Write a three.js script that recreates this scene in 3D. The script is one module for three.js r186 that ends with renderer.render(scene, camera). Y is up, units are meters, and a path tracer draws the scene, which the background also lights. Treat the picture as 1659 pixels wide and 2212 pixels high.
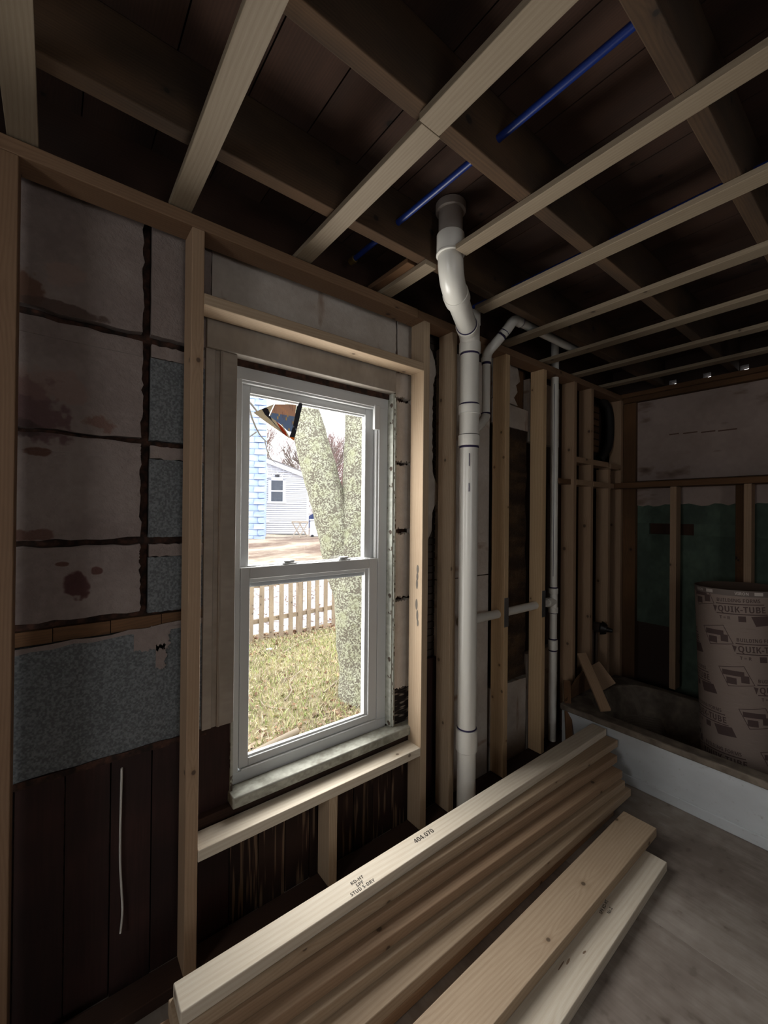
import * as THREE from 'three';
import { mergeGeometries } from 'three/addons/utils/BufferGeometryUtils.js';
import { RoundedBoxGeometry } from 'three/addons/geometries/RoundedBoxGeometry.js';
import { RectAreaLightUniformsLib } from 'three/addons/lights/RectAreaLightUniformsLib.js';

// ---------------------------------------------------------------- camera, sky, daylight, exposure
const scene = new THREE.Scene();
const camera = new THREE.PerspectiveCamera(2 * Math.atan(1106 / 902) * 180 / Math.PI, 1659 / 2212, 0.05, 300);
{
  const D = Math.PI / 180, a = 38.26 * D, p = 0.287 * D, r = 0.54 * D;
  const f = new THREE.Vector3(Math.sin(a) * Math.cos(p), Math.sin(p), -Math.cos(a) * Math.cos(p));
  const x = new THREE.Vector3(Math.cos(a), 0, Math.sin(a)), u = new THREE.Vector3().crossVectors(x, f);
  const rx = x.clone().multiplyScalar(Math.cos(r)).addScaledVector(u, Math.sin(r));
  const uy = u.clone().multiplyScalar(Math.cos(r)).addScaledVector(x, -Math.sin(r));
  camera.quaternion.setFromRotationMatrix(new THREE.Matrix4().makeBasis(rx, uy, f.clone().negate()));
  camera.position.set(0, 1.49, 1.4);
}
scene.background = new THREE.Color().setRGB(3.0, 3.04, 3.12);      // even overcast sky
RectAreaLightUniformsLib.init();
function daylight(x, y, z, w, h, intensity, dir) {                  // overcast daylight coming in through a window opening
  const l = new THREE.RectAreaLight(new THREE.Color().setRGB(1, 0.985, 0.955), intensity, w, h);
  l.position.set(x, y, z); l.lookAt(x + dir[0], y + dir[1], z + dir[2]); l.name = 'daylight'; scene.add(l);
}
daylight(0.87, 1.245, -0.245, 0.56, 1.38, 9.8, [0, 0, 1]);         // the window in view
daylight(0.35, 1.5, 3.44, 0.54, 1.1, 1.9, [0, 0, -1]);               // the narrow window behind the camera
daylight(-1.84, 1.5, 1.15, 0.6, 1.1, 3.0, [1, 0, 0]);                // side fill from an unseen window added in the left wall
const renderer = new THREE.WebGLRenderer({ antialias: true });
renderer.toneMapping = THREE.LinearToneMapping;
renderer.toneMappingExposure = 1.0;
renderer.shadowMap.enabled = true;

// ---------------------------------------------------------------- helpers
function rand(seed) { let s = seed >>> 0; return () => { s = (s + 0x6D2B79F5) >>> 0; let t = Math.imul(s ^ (s >>> 15), 1 | s); t = (t + Math.imul(t ^ (t >>> 7), 61 | t)) ^ t; return ((t ^ (t >>> 14)) >>> 0) / 4294967296; }; }
const rnd = rand(7);
const h2 = (x, y, s) => { let n = Math.imul(x, 374761393) + Math.imul(y, 668265263) + Math.imul(s, 2147483629); n = Math.imul(n ^ (n >>> 13), 1274126177); return ((n ^ (n >>> 16)) >>> 0) / 4294967296; };
function vn(x, y, px, py, s) {                                       // periodic value noise
  const xi = Math.floor(x), yi = Math.floor(y), fx = x - xi, fy = y - yi, u = fx * fx * (3 - 2 * fx), v = fy * fy * (3 - 2 * fy);
  const m = (a, p) => ((a % p) + p) % p, x0 = m(xi, px), x1 = m(xi + 1, px), y0 = m(yi, py), y1 = m(yi + 1, py);
  const a = h2(x0, y0, s), b = h2(x1, y0, s), c = h2(x0, y1, s), d = h2(x1, y1, s);
  return a + (b - a) * u + (c - a) * v + (a - b - c + d) * u * v;
}
function fbm(u, v, px, py, s, oct = 4) { let t = 0, a = 0.5, n = 0; for (let i = 0; i < oct; i++) { t += a * vn(u * px, v * py, px, py, s + i); n += a; a *= 0.5; px *= 2; py *= 2; } return t / n; }
const mix = (a, b, t) => a.map((x, i) => x + (b[i] - x) * t), cl = (x, a = 0, b = 1) => Math.min(b, Math.max(a, x)), ss = (a, b, x) => { const t = cl((x - a) / (b - a)); return t * t * (3 - 2 * t); };
function tex(w, h, fn, rx, ry, srgb = true) {
  const d = new Uint8Array(w * h * 4);
  for (let j = 0; j < h; j++) for (let i = 0; i < w; i++) { const c = fn(i / w, j / h), k = (j * w + i) * 4; d[k] = c[0]; d[k + 1] = c[1]; d[k + 2] = c[2]; d[k + 3] = 255; }
  const t = new THREE.DataTexture(d, w, h); t.wrapS = t.wrapT = THREE.RepeatWrapping; t.magFilter = THREE.LinearFilter; t.minFilter = THREE.LinearMipmapLinearFilter; t.generateMipmaps = true;
  if (srgb) t.colorSpace = THREE.SRGBColorSpace;
  t.repeat.set(1 / rx, 1 / ry); t.needsUpdate = true; return t;
}
const std = (o) => new THREE.MeshStandardMaterial({ roughness: 0.8, ...o }), phy = (o) => new THREE.MeshPhysicalMaterial(o);
const flat = (c, roughness = 0.85, o = {}) => std({ color: c, roughness, ...o });
function woodTex(light, dark, seed, { knots = 3, ring = 26, grain = 0.24, fib = 0.16, blotch = 0.2, L = 1.3, H = 0.26, W = 1024, Hh = 208 } = {}) {
  const r = rand(seed), K = []; for (let i = 0; i < knots; i++) K.push([r() * L, r() * H, 0.006 + r() * 0.008]);
  return tex(W, Hh, (u, v) => {
    const x = u * L, y = v * H; let bend = (fbm(u, v, 2, 2, seed, 2) - 0.5) * 0.06, kn = 0, kh = 0;
    for (const [kx, ky, kr] of K) {
      let dx = Math.abs(x - kx); dx = Math.min(dx, L - dx); let dy = y - ky; if (dy > H / 2) dy -= H; if (dy < -H / 2) dy += H;
      const e = Math.hypot(dx / 2.6, dy); bend += (dy > 0 ? 1 : -1) * 0.016 * Math.exp(-e * e / (kr * kr * 7)); const q = Math.hypot(dx * 0.85, dy);
      kn = Math.max(kn, 1 - ss(kr * 0.55, kr * 1.0, q)); kh = Math.max(kh, Math.exp(-q * q / (kr * kr * 3)));
    }
    const g = Math.abs((((y + bend) * ring * 3.1) % 1 + 1) % 1 - 0.35), late = Math.pow(1 - cl(g / 0.65), 2.2);
    const fi = vn(u * 12, v * 190, 12, 190, seed + 9) * 0.6 + vn(u * 60, v * 240, 60, 240, seed + 11) * 0.4, bl = fbm(u, v, 4, 2, seed + 20, 4);
    let t = grain * late + fib * (fi - 0.5) * 2 + blotch * (bl - 0.5) * 2 + 0.35 * kh;
    let c = mix(light, dark, cl(t, -0.25, 1)); if (kn > 0) c = mix(c, dark.map((q) => q * 0.55), kn * 0.7);
    return c.map((q) => cl(q, 0, 255));
  }, L, H);
}
const T = {
  pine: woodTex([184, 161, 134], [142, 115, 88], 3), plate: woodTex([136, 106, 80], [98, 70, 48], 5, { knots: 5, ring: 34 }), pine2: woodTex([168, 139, 111], [124, 95, 70], 17, { knots: 4, ring: 34 }),  // plate tone darkened to imitate the weaker light on the top plate
  spruce: woodTex([224, 213, 194], [188, 166, 138], 29, { knots: 4, ring: 20 }),
  strap: woodTex([142, 127, 106], [104, 87, 68], 41, { knots: 4, ring: 30 }),
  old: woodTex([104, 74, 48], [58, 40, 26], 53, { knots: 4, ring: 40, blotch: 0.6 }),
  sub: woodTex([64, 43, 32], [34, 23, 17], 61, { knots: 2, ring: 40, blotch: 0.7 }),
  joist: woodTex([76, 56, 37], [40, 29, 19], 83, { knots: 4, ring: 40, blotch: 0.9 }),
  fence: woodTex([176, 158, 136], [118, 104, 90], 71, { knots: 6, ring: 30, blotch: 0.5 }),
};
const wood = (t, o = {}) => std({ map: t, roughness: 0.72, bumpMap: t, bumpScale: 0.0006, ...o });
const M = {
  pine: wood(T.pine), pineL: wood(T.spruce, { color: 0xeed6b8 }), plate: wood(T.plate), joist: wood(T.joist, { roughness: 0.95 }), pine2: wood(T.pine2), spruce: wood(T.spruce), strap: wood(T.strap), old: wood(T.old, { roughness: 0.9 }), sub: wood(T.sub, { roughness: 0.95 }), fence: wood(T.fence, { roughness: 0.95 }),  // pineL: paler wood copy imitating light on two shaded bay studs
  dark: flat(0x3a2c25, 0.95), pvc: phy({ color: 0xebe8df, roughness: 0.3, clearcoat: 0.3, clearcoatRoughness: 0.2 }), primer: flat(0x2a2048, 0.6), steel: std({ color: 0xa6a8aa, metalness: 0.9, roughness: 0.4 }),
  pex: phy({ color: 0x142c70, roughness: 0.35 }), vinyl: phy({ color: 0xd9dad9, roughness: 0.38 }), glass: phy({ color: 0xffffff, roughness: 0, transmission: 1, thickness: 0, ior: 1.45 }),
};
// wood-like uv in metres: u runs along the grain
function metres(g, axis, ou = 0, ov = 0) {
  const p = g.attributes.position, n = g.attributes.normal, uv = new Float32Array(p.count * 2), o = [0, 1, 2].filter((i) => i !== axis);
  for (let i = 0; i < p.count; i++) {
    const P = [p.getX(i), p.getY(i), p.getZ(i)], N = [n.getX(i), n.getY(i), n.getZ(i)].map(Math.abs), k = N.indexOf(Math.max(...N));
    if (k === axis) { uv[2 * i] = P[o[0]] + ou; uv[2 * i + 1] = P[o[1]] + ov; } else { uv[2 * i] = P[axis] + ou; uv[2 * i + 1] = P[k === o[0] ? o[1] : o[0]] + ov + (k === o[0] ? 0.11 : 0); }
  }
  g.setAttribute('uv', new THREE.BufferAttribute(uv, 2)); return g;
}
// box between two corners; axis = grain direction (0 x, 1 y, 2 z); ch = rounded edge
function bx(x0, x1, y0, y1, z0, z1, axis = 0, ch = 0, at = null) {
  const w = x1 - x0, h = y1 - y0, d = z1 - z0, g = ch ? new RoundedBoxGeometry(w, h, d, 1, Math.min(ch, w / 2.2, h / 2.2, d / 2.2)) : new THREE.BoxGeometry(w, h, d);
  g.translate((x0 + x1) / 2, (y0 + y1) / 2, (z0 + z1) / 2); const o = at || [rnd() * 5, rnd() * 5]; return metres(g, axis, o[0], o[1]);
}
const names = new Map();
function uniq(n) { const k = names.get(n) || 0; names.set(n, k + 1); return k ? `${n}_${String(k).padStart(3, '0')}` : n; }
function piece(name, geo, mat, parent, label) {
  const g = Array.isArray(geo) ? mergeGeometries(geo.map((q) => (q.index ? q.toNonIndexed() : q))) : geo;
  const m = new THREE.Mesh(g, mat); m.name = name; m.castShadow = m.receiveShadow = true; if (label) m.userData.label = label; parent.add(m); return m;
}
function thing(name, label, category, group) { const g = new THREE.Group(); g.name = uniq(name); g.userData = { label, category }; if (group) g.userData.group = group; scene.add(g); return g; }
function setting(name, label) { const g = new THREE.Group(); g.name = name; g.userData = { kind: 'structure', label, category: 'structure' }; scene.add(g); return g; }
function solo(name, geo, mat, label, category, group) { const m = piece(uniq(name), geo, mat, scene); m.userData = { label, category }; if (group) m.userData.group = group; return m; }
const V = (x, y, z) => new THREE.Vector3(x, y, z);
function rod(a, b, r, seg = 20, r2 = r) {                             // cylinder between two points
  const A = V(...a), B = V(...b), d = B.clone().sub(A), g = new THREE.CylinderGeometry(r2, r, d.length(), seg, 1);
  g.applyQuaternion(new THREE.Quaternion().setFromUnitVectors(V(0, 1, 0), d.clone().normalize())); g.translate((a[0] + b[0]) / 2, (a[1] + b[1]) / 2, (a[2] + b[2]) / 2); return g;
}
function lip(a, b, r, ri, seg = 28) {                                 // hub: open sleeve with thickness between two points
  const A = V(...a), B = V(...b), L = A.distanceTo(B), g = new THREE.LatheGeometry([[ri, 0], [r - 0.002, 0], [r, 0.002], [r, L - 0.002], [r - 0.002, L], [ri, L]].map((q) => new THREE.Vector2(...q)), seg);
  g.applyQuaternion(new THREE.Quaternion().setFromUnitVectors(V(0, 1, 0), B.clone().sub(A).normalize())); g.translate(...a); return g;
}
const tube = (pts, r, seg = 24, rs = 14) => new THREE.TubeGeometry(new THREE.CatmullRomCurve3(pts.map((p) => V(...p)), false, 'catmullrom', 0.5), seg, r, rs);
function canvasTex(w, h, draw) { const c = document.createElement('canvas'); c.width = w; c.height = h; draw(c.getContext('2d'), w, h); const t = new THREE.CanvasTexture(c); t.colorSpace = THREE.SRGBColorSpace; return t; }

// ================================================================ THE ROOM
// ---------------- floor
const plyTex = tex(1024, 1024, (u, v) => {
  const f = fbm(u, v, 4, 4, 101, 5), g = vn(u * 14, v * 300, 14, 300, 103), b = fbm(u, v, 10, 40, 107, 4), sp = fbm(u, v, 40, 40, 109, 3);
  let c = mix([176, 166, 156], [122, 110, 100], cl(0.5 + (f - 0.5) * 1.7 + (g - 0.5) * 0.16 + (b - 0.5) * 0.22 + (sp - 0.5) * 0.5)); if (sp > 0.72) c = mix(c, [86, 74, 64], (sp - 0.72) * 2.4); return c;
}, 1.6, 1.6);
const M_ply = std({ map: plyTex, roughness: 0.9, bumpMap: plyTex, bumpScale: 0.0008 });
const floor = setting('floor', 'dusty grey plywood subfloor');
{
  const xs = [-1.75, -0.69, 0.53, 1.75, 3.65], zs = [-0.32, 2.12, 3.5];
  for (let i = 0; i < 4; i++) for (let j = 0; j < 2; j++) piece('plywood_sheet', bx(xs[i] + 0.0006, xs[i + 1] - 0.0006, -0.02, 0, zs[j] + 0.0006, zs[j + 1] - 0.0006, 2, 0.001), M_ply, floor);
  piece('subfloor_deck', bx(-1.75, 3.65, -0.2, -0.021, -0.32, 3.5), M.dark, floor);
}
// ---------------- wall_front: block wall with the old linings, and the new stud frame
const wallF = setting('wall_front', 'opened-up outside wall with new stud framing');
const linTex = tex(512, 1024, (u, v) => {                            // old painted lining, 0.8 x 1.8 m, with its peeled and stained patches
  const x = u * 0.8 - 0.45, y = v * 1.8 + 0.7, f = fbm(u, v, 9, 20, 201, 5), g = fbm(u, v, 60, 130, 207, 2), big = fbm(u, v, 3, 6, 211, 3);
  let c = mix([148, 135, 128], [124, 110, 104], cl(0.5 + (f - 0.5) * 1.1 + (g - 0.5) * 0.5 + (big - 0.5) * 0.6));
  const spot = (px, py, rx, ry, col, a, rough = 0.9) => { const q = Math.hypot((x - px) / rx, (y - py) / ry) + (f - 0.5) * rough + (g - 0.5) * 0.5; const m = (1 - ss(0.75, 1.05, q)) * a; if (m > 0) c = mix(c, col, m); };
  spot(0.048, 1.272, 0.032, 0.04, [74, 44, 42], 0.95); spot(0.1, 1.31, 0.016, 0.012, [84, 52, 46], 0.9); spot(0.016, 1.336, 0.016, 0.008, [84, 54, 44], 0.9); spot(-0.04, 1.655, 0.03, 0.012, [88, 58, 46], 0.9);
  spot(-0.05, 1.77, 0.11, 0.07, [92, 66, 66], 0.8, 2); spot(0.1, 1.755, 0.05, 0.03, [110, 78, 66], 0.7, 2); spot(-0.1, 1.72, 0.06, 0.03, [70, 54, 52], 0.8, 2); spot(0.02, 1.83, 0.1, 0.05, [138, 110, 100], 0.5, 2.6);
  spot(-0.075, 2.12, 0.04, 0.06, [96, 66, 50], 0.8, 1.6); spot(0.01, 2.18, 0.05, 0.04, [150, 124, 112], 0.5, 2.4); spot(-0.04, 1.42, 0.05, 0.018, [96, 66, 56], 0.8, 2); spot(0.02, 2.07, 0.1, 0.018, [80, 62, 54], 0.8, 2);
  return c;
}, 0.8, 1.8);
const linBump = tex(256, 256, (u, v) => { const q = fbm(u, v, 22, 22, 231, 3) * 0.6 + fbm(u, v, 70, 70, 233, 2) * 0.4; return [q * 255, q * 255, q * 255]; }, 0.25, 0.25, false);
const M_lin = std({ map: linTex, roughness: 0.85, bumpMap: linBump, bumpScale: 0.0025 });
linTex.offset.set(0.45 / 0.8, -0.7 / 1.8);
const pebTex = tex(256, 256, (u, v) => { const q = fbm(u, v, 64, 64, 241, 2), f = fbm(u, v, 5, 5, 243, 4); return mix([84, 87, 88], [118, 121, 122], cl(0.5 + (q - 0.5) * 2.2 + (f - 0.5) * 0.4)); }, 0.3, 0.3);
const M_peb = std({ map: pebTex, roughness: 0.8, bumpMap: pebTex, bumpScale: 0.003 });
const boardTex = tex(512, 512, (u, v) => {                           // dark stained boarding with pale drip marks below the window
  const f = fbm(u, v, 5, 3, 251, 4), fi = vn(u * 10, v * 200, 10, 200, 253); return mix([62, 34, 28], [38, 20, 16], cl(0.5 + (f - 0.5) * 1.6 + (fi - 0.5) * 0.5));
}, 0.9, 0.9);
const M_board = std({ map: boardTex, roughness: 0.85 });
const dripTex = tex(512, 512, (u, v) => {
  const f = fbm(u, v, 5, 3, 251, 4), s = vn(u * 5, v * 44, 5, 44, 257), s2 = vn(u * 9, v * 90, 9, 90, 259), q = s * 0.6 + s2 * 0.4;
  let c = mix([60, 36, 24], [34, 18, 12], cl(0.5 + (f - 0.5) * 1.6)); const m = ss(0.52, 0.72, q); return mix(c, [142, 118, 92], m * 0.75);
}, 0.9, 0.5);
const M_drip = std({ map: dripTex, roughness: 0.85 });
const rustTex = tex(256, 256, (u, v) => { const f = fbm(u, v, 12, 12, 271, 4); return mix([84, 54, 40], [34, 22, 17], cl(0.5 + (f - 0.5) * 2)); }, 0.2, 0.2);
const M_rust = std({ map: rustTex, roughness: 0.95 });
const whiteTex = tex(512, 512, (u, v) => { const f = fbm(u, v, 6, 6, 281, 5), g = fbm(u, v, 50, 50, 283, 3), st = fbm(u, v, 9, 3, 287, 4); let c = mix([214, 206, 196], [184, 172, 160], cl(0.5 + (f - 0.5) * 1.4 + (g - 0.5) * 0.4)); if (st > 0.66) c = mix(c, [132, 100, 76], cl((st - 0.66) * 5)); return c; }, 0.7, 0.7);
const M_white = std({ map: whiteTex, roughness: 0.8, bumpMap: linBump, bumpScale: 0.0012 });
const peelTex = tex(256, 1024, (u, v) => {                           // peeling paint on old jambs
  const f = fbm(u, v, 8, 40, 291, 5), g = fbm(u, v, 24, 60, 293, 3); let c = mix([200, 202, 192], [168, 170, 158], cl(0.5 + (g - 0.5) * 1.6)); const m = ss(0.6, 0.66, f + (g - 0.5) * 0.25); return mix(c, [78, 64, 54], m * 0.9);
}, 0.3, 1.2);
const M_peel = std({ map: peelTex, roughness: 0.75, bumpMap: peelTex, bumpScale: 0.0015 });
const M_trim = std({ map: tex(256, 512, (u, v) => { const f = fbm(u, v, 4, 8, 301, 5), g = vn(u * 40, v * 30, 40, 30, 303); return mix([172, 163, 152], [148, 138, 126], cl(0.5 + (f - 0.5) * 1.5 + (g - 0.5) * 0.3)); }, 0.4, 0.8), roughness: 0.6 });
// masonry round the opening
piece('masonry', [bx(-1.75, 0.5, -0.2, 2.7, -0.32, -0.155), bx(1.262, 3.65, -0.2, 2.7, -0.32, -0.155), bx(0.5, 1.262, -0.2, 0.44, -0.32, -0.155), bx(0.5, 1.262, 2.085, 2.7, -0.32, -0.155)], M_rust, wallF, 'brown unpainted masonry behind the linings');
// left: painted lining panels between dark joints
function wedge(x0, x1, yb0, yb1, yt0, yt1, z0, z1, wob = 0) {         // panel with slightly crooked edges; uv = wall metres
  const s = new THREE.Shape(), n = 18, R = () => (rnd() - 0.5) * wob, lerp = (a, b, t) => a + (b - a) * t;
  s.moveTo(x0, yb0); for (let i = 1; i <= n; i++) s.lineTo(lerp(x0, x1, i / n), lerp(yb0, yb1, i / n) + R()); for (let i = 1; i < n; i++) s.lineTo(x1 + R(), lerp(yb1, yt1, i / n)); s.lineTo(x1, yt1); for (let i = 1; i < n; i++) s.lineTo(lerp(x1, x0, i / n), lerp(yt1, yt0, i / n) + R()); s.lineTo(x0, yt0);
  const g = new THREE.ExtrudeGeometry(s, { depth: z1 - z0, bevelEnabled: false }); g.translate(0, 0, z0); return g;
}
const rows = [[0.0, 2.06, 2.43], [0, 1.722, 2.032], [0, 1.408, 1.706], [0, 1.165, 1.388]];
for (const [, b, t] of rows) {
  piece('lining_panel', wedge(-0.42, 0.214, b + (b < 1.3 ? 0.012 : 0), b + (b < 1.3 ? 0.012 : 0), t + (b > 2 ? 0 : 0.004), t, -0.15, -0.12, 0.009), M_lin, wallF);
  piece('lining_panel', wedge(-1.2, -0.44, b, b, t, t, -0.15, -0.12, 0.009), M_lin, wallF);
  if (b > 2) piece('lining_panel', wedge(0.238, 0.42, b - 0.0, b, t, t, -0.15, -0.118, 0.004), M_lin, wallF);
  else { piece('pebbled_panel', wedge(0.238, 0.42, b, b, t - 0.045, t - 0.045, -0.15, -0.122, 0.003), M_peb, wallF, 'grey pebbled panel'); piece('lining_strip', wedge(0.24, 0.42, t - 0.043, t - 0.043, t - 0.002, t - 0.004, -0.15, -0.12, 0.006), M_lin, wallF); }
  if (b < 2) piece('cover_strip', wedge(-0.42, 0.212, t - 0.046, t - 0.05, t - 0.002, t - 0.004, -0.121, -0.1165, 0.003), M_lin, wallF);
}
piece('pebbled_panel', wedge(-0.42, 0.42, 0.744, 0.742, 1.095, 1.118, -0.15, -0.12, 0.006), M_peb, wallF, 'wide grey pebbled panel');
piece('torn_paper_edge', [wedge(-0.42, 0.42, 1.085, 1.108, 1.102, 1.126, -0.121, -0.117, 0.012), wedge(0.2, 0.3, 1.05, 1.04, 1.115, 1.118, -0.1205, -0.1165, 0.014), wedge(0.262, 0.29, 0.985, 0.98, 1.06, 1.06, -0.1205, -0.1165, 0.012)], M_lin, wallF);
for (let i = 0; i < 6; i++) piece('furring_block', bx(-0.42 + i * 0.14, -0.42 + i * 0.14 + 0.138, 1.108 + i * 0.002, 1.15 + i * 0.001, -0.15, -0.13, 0), M.old, wallF);
piece('lining_edge', wedge(-0.42, 0.42, 0.726, 0.722, 0.744, 0.742, -0.15, -0.116, 0.006), M_rust, wallF);
// dark boarding, board by board
for (let x = -1.2, i = 0; x < 0.4; x += 0.112, i++) piece('dark_board', bx(x + 0.002, x + 0.11, 0, 0.722, -0.155, -0.126 - (i % 3) * 0.002, 1), M_board, wallF);
for (let x = 0.4, i = 0; x < 1.36; x += 0.108, i++) piece('dark_board', bx(x + 0.002, x + 0.106, 0, 0.437, -0.155, -0.126 - (i % 2) * 0.002, 1), i < 1 ? M_board : M_drip, wallF);
piece('dark_board', bx(0.398, 0.507, 0.437, 0.74, -0.155, -0.128, 1), M_board, wallF);
// above the window and right of it: painted blocks with rusty joints
piece('lining_panel', wedge(0.424, 1.262, 2.19, 2.19, 2.43, 2.43, -0.155, -0.122, 0.004), M_white, wallF); piece('lining_panel', wedge(1.274, 1.37, 2.18, 2.18, 2.43, 2.43, -0.155, -0.122, 0.006), M_white, wallF);
for (const [b, t] of [[2.05, 2.168], [1.742, 2.026], [1.424, 1.724], [1.095, 1.396], [0.66, 1.076]]) piece('painted_block', wedge(1.264, 1.37, b, b, t, t, -0.155, -0.122, 0.014), M_white, wallF);
piece('rotted_board', bx(1.264, 1.37, 0.47, 0.655, -0.155, -0.128, 1), std({ map: tex(128, 256, (u, v) => { const s = vn(u * 18, v * 5, 18, 5, 311), f = fbm(u, v, 6, 6, 313, 3); return mix([30, 22, 18], [150, 140, 126], ss(0.55, 0.8, s * 0.7 + f * 0.3)); }, 0.1, 0.2), roughness: 0.95 }), wallF, 'blackened rotted board with peeling white streaks');
// bays right of the window
for (let y = 0.76, i = 0; y < 2.42; y += 0.036, i++) piece('lath', bx(1.36, 1.56, y, y + 0.03, -0.165, -0.146 - (i % 2) * 0.0015, 0), flat([0x4a423c, 0x423a35, 0x50463f][i % 3], 0.95), wallF);
{ // ragged plaster edge
  const s = new THREE.Shape(); s.moveTo(1.36, 1.3); const n = 60; for (let i = 0; i <= n; i++) { const y = 1.3 + (2.37 - 1.3) * i / n; s.lineTo(1.512 + 0.055 * Math.exp(-Math.pow((y - 1.6) / 0.07, 2)) + 0.022 * Math.exp(-Math.pow((y - 2.23) / 0.05, 2)) - 0.03 * ss(2.28, 2.37, y) - 0.05 * ss(1.42, 1.3, y) + (rnd() - 0.5) * 0.009, y); } s.lineTo(1.36, 2.37);
  const g = new THREE.ExtrudeGeometry(s, { depth: 0.02, bevelEnabled: false }); g.translate(0, 0, -0.142); piece('broken_plaster', g, M_white, wallF, 'ragged edge of broken white plaster');
}
piece('lower_board', bx(1.36, 1.56, 0, 0.755, -0.16, -0.13, 1), M_board, wallF);
piece('lining_panel', bx(1.56, 1.96, 1.153, 2.35, -0.16, -0.112, 1), M_white, wallF); piece('lining_panel', bx(1.56, 1.96, 0, 1.147, -0.16, -0.112, 1), M_white, wallF);
piece('lining_panel', wedge(1.99, 2.345, 2.03, 2.02, 2.17, 2.15, -0.16, -0.112, 0.004), M_white, wallF);
{ const s = new THREE.Shape(); [[1.99, 2.176], [2.24, 2.165], [2.2, 2.21], [2.235, 2.25], [2.22, 2.29], [2.262, 2.32], [2.25, 2.36], [2.235, 2.4], [1.99, 2.41]].forEach(([x, y], i) => (i ? s.lineTo(x, y) : s.moveTo(x, y))); const g = new THREE.ExtrudeGeometry(s, { depth: 0.03, bevelEnabled: false }); g.translate(0, 0, -0.145); piece('broken_plaster', g, M_white, wallF); }
piece('back_board', bx(2.2, 2.345, 2.17, 2.41, -0.16, -0.147, 1), M.old, wallF);
const kraft = std({ map: tex(256, 512, (u, v) => { const f = fbm(u, v, 6, 9, 321, 4), s = fbm(u, v, 14, 3, 323, 3); return mix([92, 70, 48], [44, 30, 22], cl(0.5 + (f - 0.5) * 2 + (s - 0.5))); }, 0.4, 0.9), roughness: 0.5, bumpMap: linBump, bumpScale: 0.006 });
{ const g = new THREE.PlaneGeometry(0.345, 1.53, 14, 60); const p = g.attributes.position; for (let i = 0; i < p.count; i++) p.setZ(i, (fbm(p.getX(i) / 0.6 + 0.5, p.getY(i) / 1.6 + 0.5, 5, 10, 331, 3) - 0.5) * 0.03); g.computeVertexNormals(); g.translate(2.165, 1.255, -0.118); const b = bx(1.993, 2.335, 0.49, 2.02, -0.16, -0.14, 1); piece('kraft_paper_batt', [metres(g, 1), b], kraft, wallF, 'crumpled brown kraft-faced insulation'); }
piece('lining_panel', wedge(1.99, 2.345, 0, 0, 0.485, 0.468, -0.16, -0.112, 0.003), M_white, wallF);
piece('lining_panel', bx(2.36, 2.72, 1.96, 2.36, -0.16, -0.112, 1), M_white, wallF); piece('back_board', bx(2.36, 2.72, 0.62, 1.955, -0.16, -0.14, 1), M.dark, wallF); piece('lining_panel', bx(2.36, 2.72, 0, 0.61, -0.16, -0.112, 1), M_white, wallF);
piece('back_board', bx(2.73, 2.96, 0, 2.42, -0.16, -0.12, 1), M.old, wallF); piece('back_board', bx(2.965, 3.2, 0, 1.93, -0.16, -0.13, 1), M.sub, wallF); piece('back_board', bx(2.965, 3.18, 1.93, 2.42, -0.16, -0.14, 1), M.sub, wallF); piece('back_board', bx(3.2, 3.47, 0, 1.93, -0.16, -0.13, 1), M.sub, wallF);
piece('recess_back', bx(3.18, 3.47, 1.93, 2.42, -0.16, -0.152), M.sub, wallF);
for (let y = 1.99; y < 2.33; y += 0.052) piece('lath', bx(3.16, 3.36, y, y + 0.042, -0.15, -0.135, 0), M.old, wallF);
// new frame
const stud = (x0, x1, y0 = 0.038, y1 = 2.387, m = M.pine2, z0 = -0.089, z1 = 0) => piece('stud', bx(x0, x1, y0, y1, z0, z1, 1, 0.003), m, wallF);
piece('sole_plate', bx(-1.7, 3.47, 0, 0.038, -0.089, 0, 0, 0.003), M.sub, wallF, 'dark brown sole plate');  // sole plate uses the darker subfloor wood
piece('top_plate', bx(-1.7, 1.292, 2.387, 2.427, -0.089, 0, 0, 0.003), M.plate, wallF); piece('top_plate', bx(1.294, 3.47, 2.387, 2.427, -0.092, -0.004, 0, 0.003), M.plate, wallF);
stud(-0.118, -0.08, 0.038, 2.387, M.plate); stud(-0.53, -0.492); stud(-0.94, -0.902); stud(-1.35, -1.312);
stud(0.329, 0.367, 0.038, 2.387, M.pine2); stud(1.331, 1.369, 0.038, 2.387, M.pine);
stud(1.519, 1.557, 0.038, 2.387, M.pine); stud(1.957, 1.995, 0.038, 2.387, M.pineL); stud(2.335, 2.373, 0.038, 2.387, M.pineL); stud(2.71, 2.748); stud(2.947, 2.985); stud(3.217, 3.255, 0.038, 1.84); stud(3.432, 3.47);
piece('window_header', bx(0.367, 1.331, 2.153, 2.19, -0.089, 0, 0, 0.003), M.pine, wallF, 'pine header over the window');
piece('rough_sill', bx(0.367, 1.331, 0.38, 0.418, -0.089, 0, 0, 0.003), M.spruce, wallF, 'dusty pine rough sill under the window');
{ const m = std({ color: 0x6d655c, roughness: 0.9 }); for (const [y, z, a, b] of [[1.235, -0.03, 0.008, 0.02], [1.2, -0.032, 0.007, 0.018], [1.165, -0.034, 0.007, 0.024], [1.07, -0.036, 0.008, 0.026], [1.02, -0.03, 0.007, 0.026], [0.985, -0.026, 0.006, 0.016]]) { const g = new THREE.CircleGeometry(1, 14); g.scale(a, b, 1); g.rotateY(-Math.PI / 2); g.translate(1.3306, y, z); piece('ink_mark', g, m, wallF); } }
piece('cripple_stud', bx(0.849, 0.887, 0.038, 0.38, -0.089, -0.002, 1, 0.003), M.pine, wallF);
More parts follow.
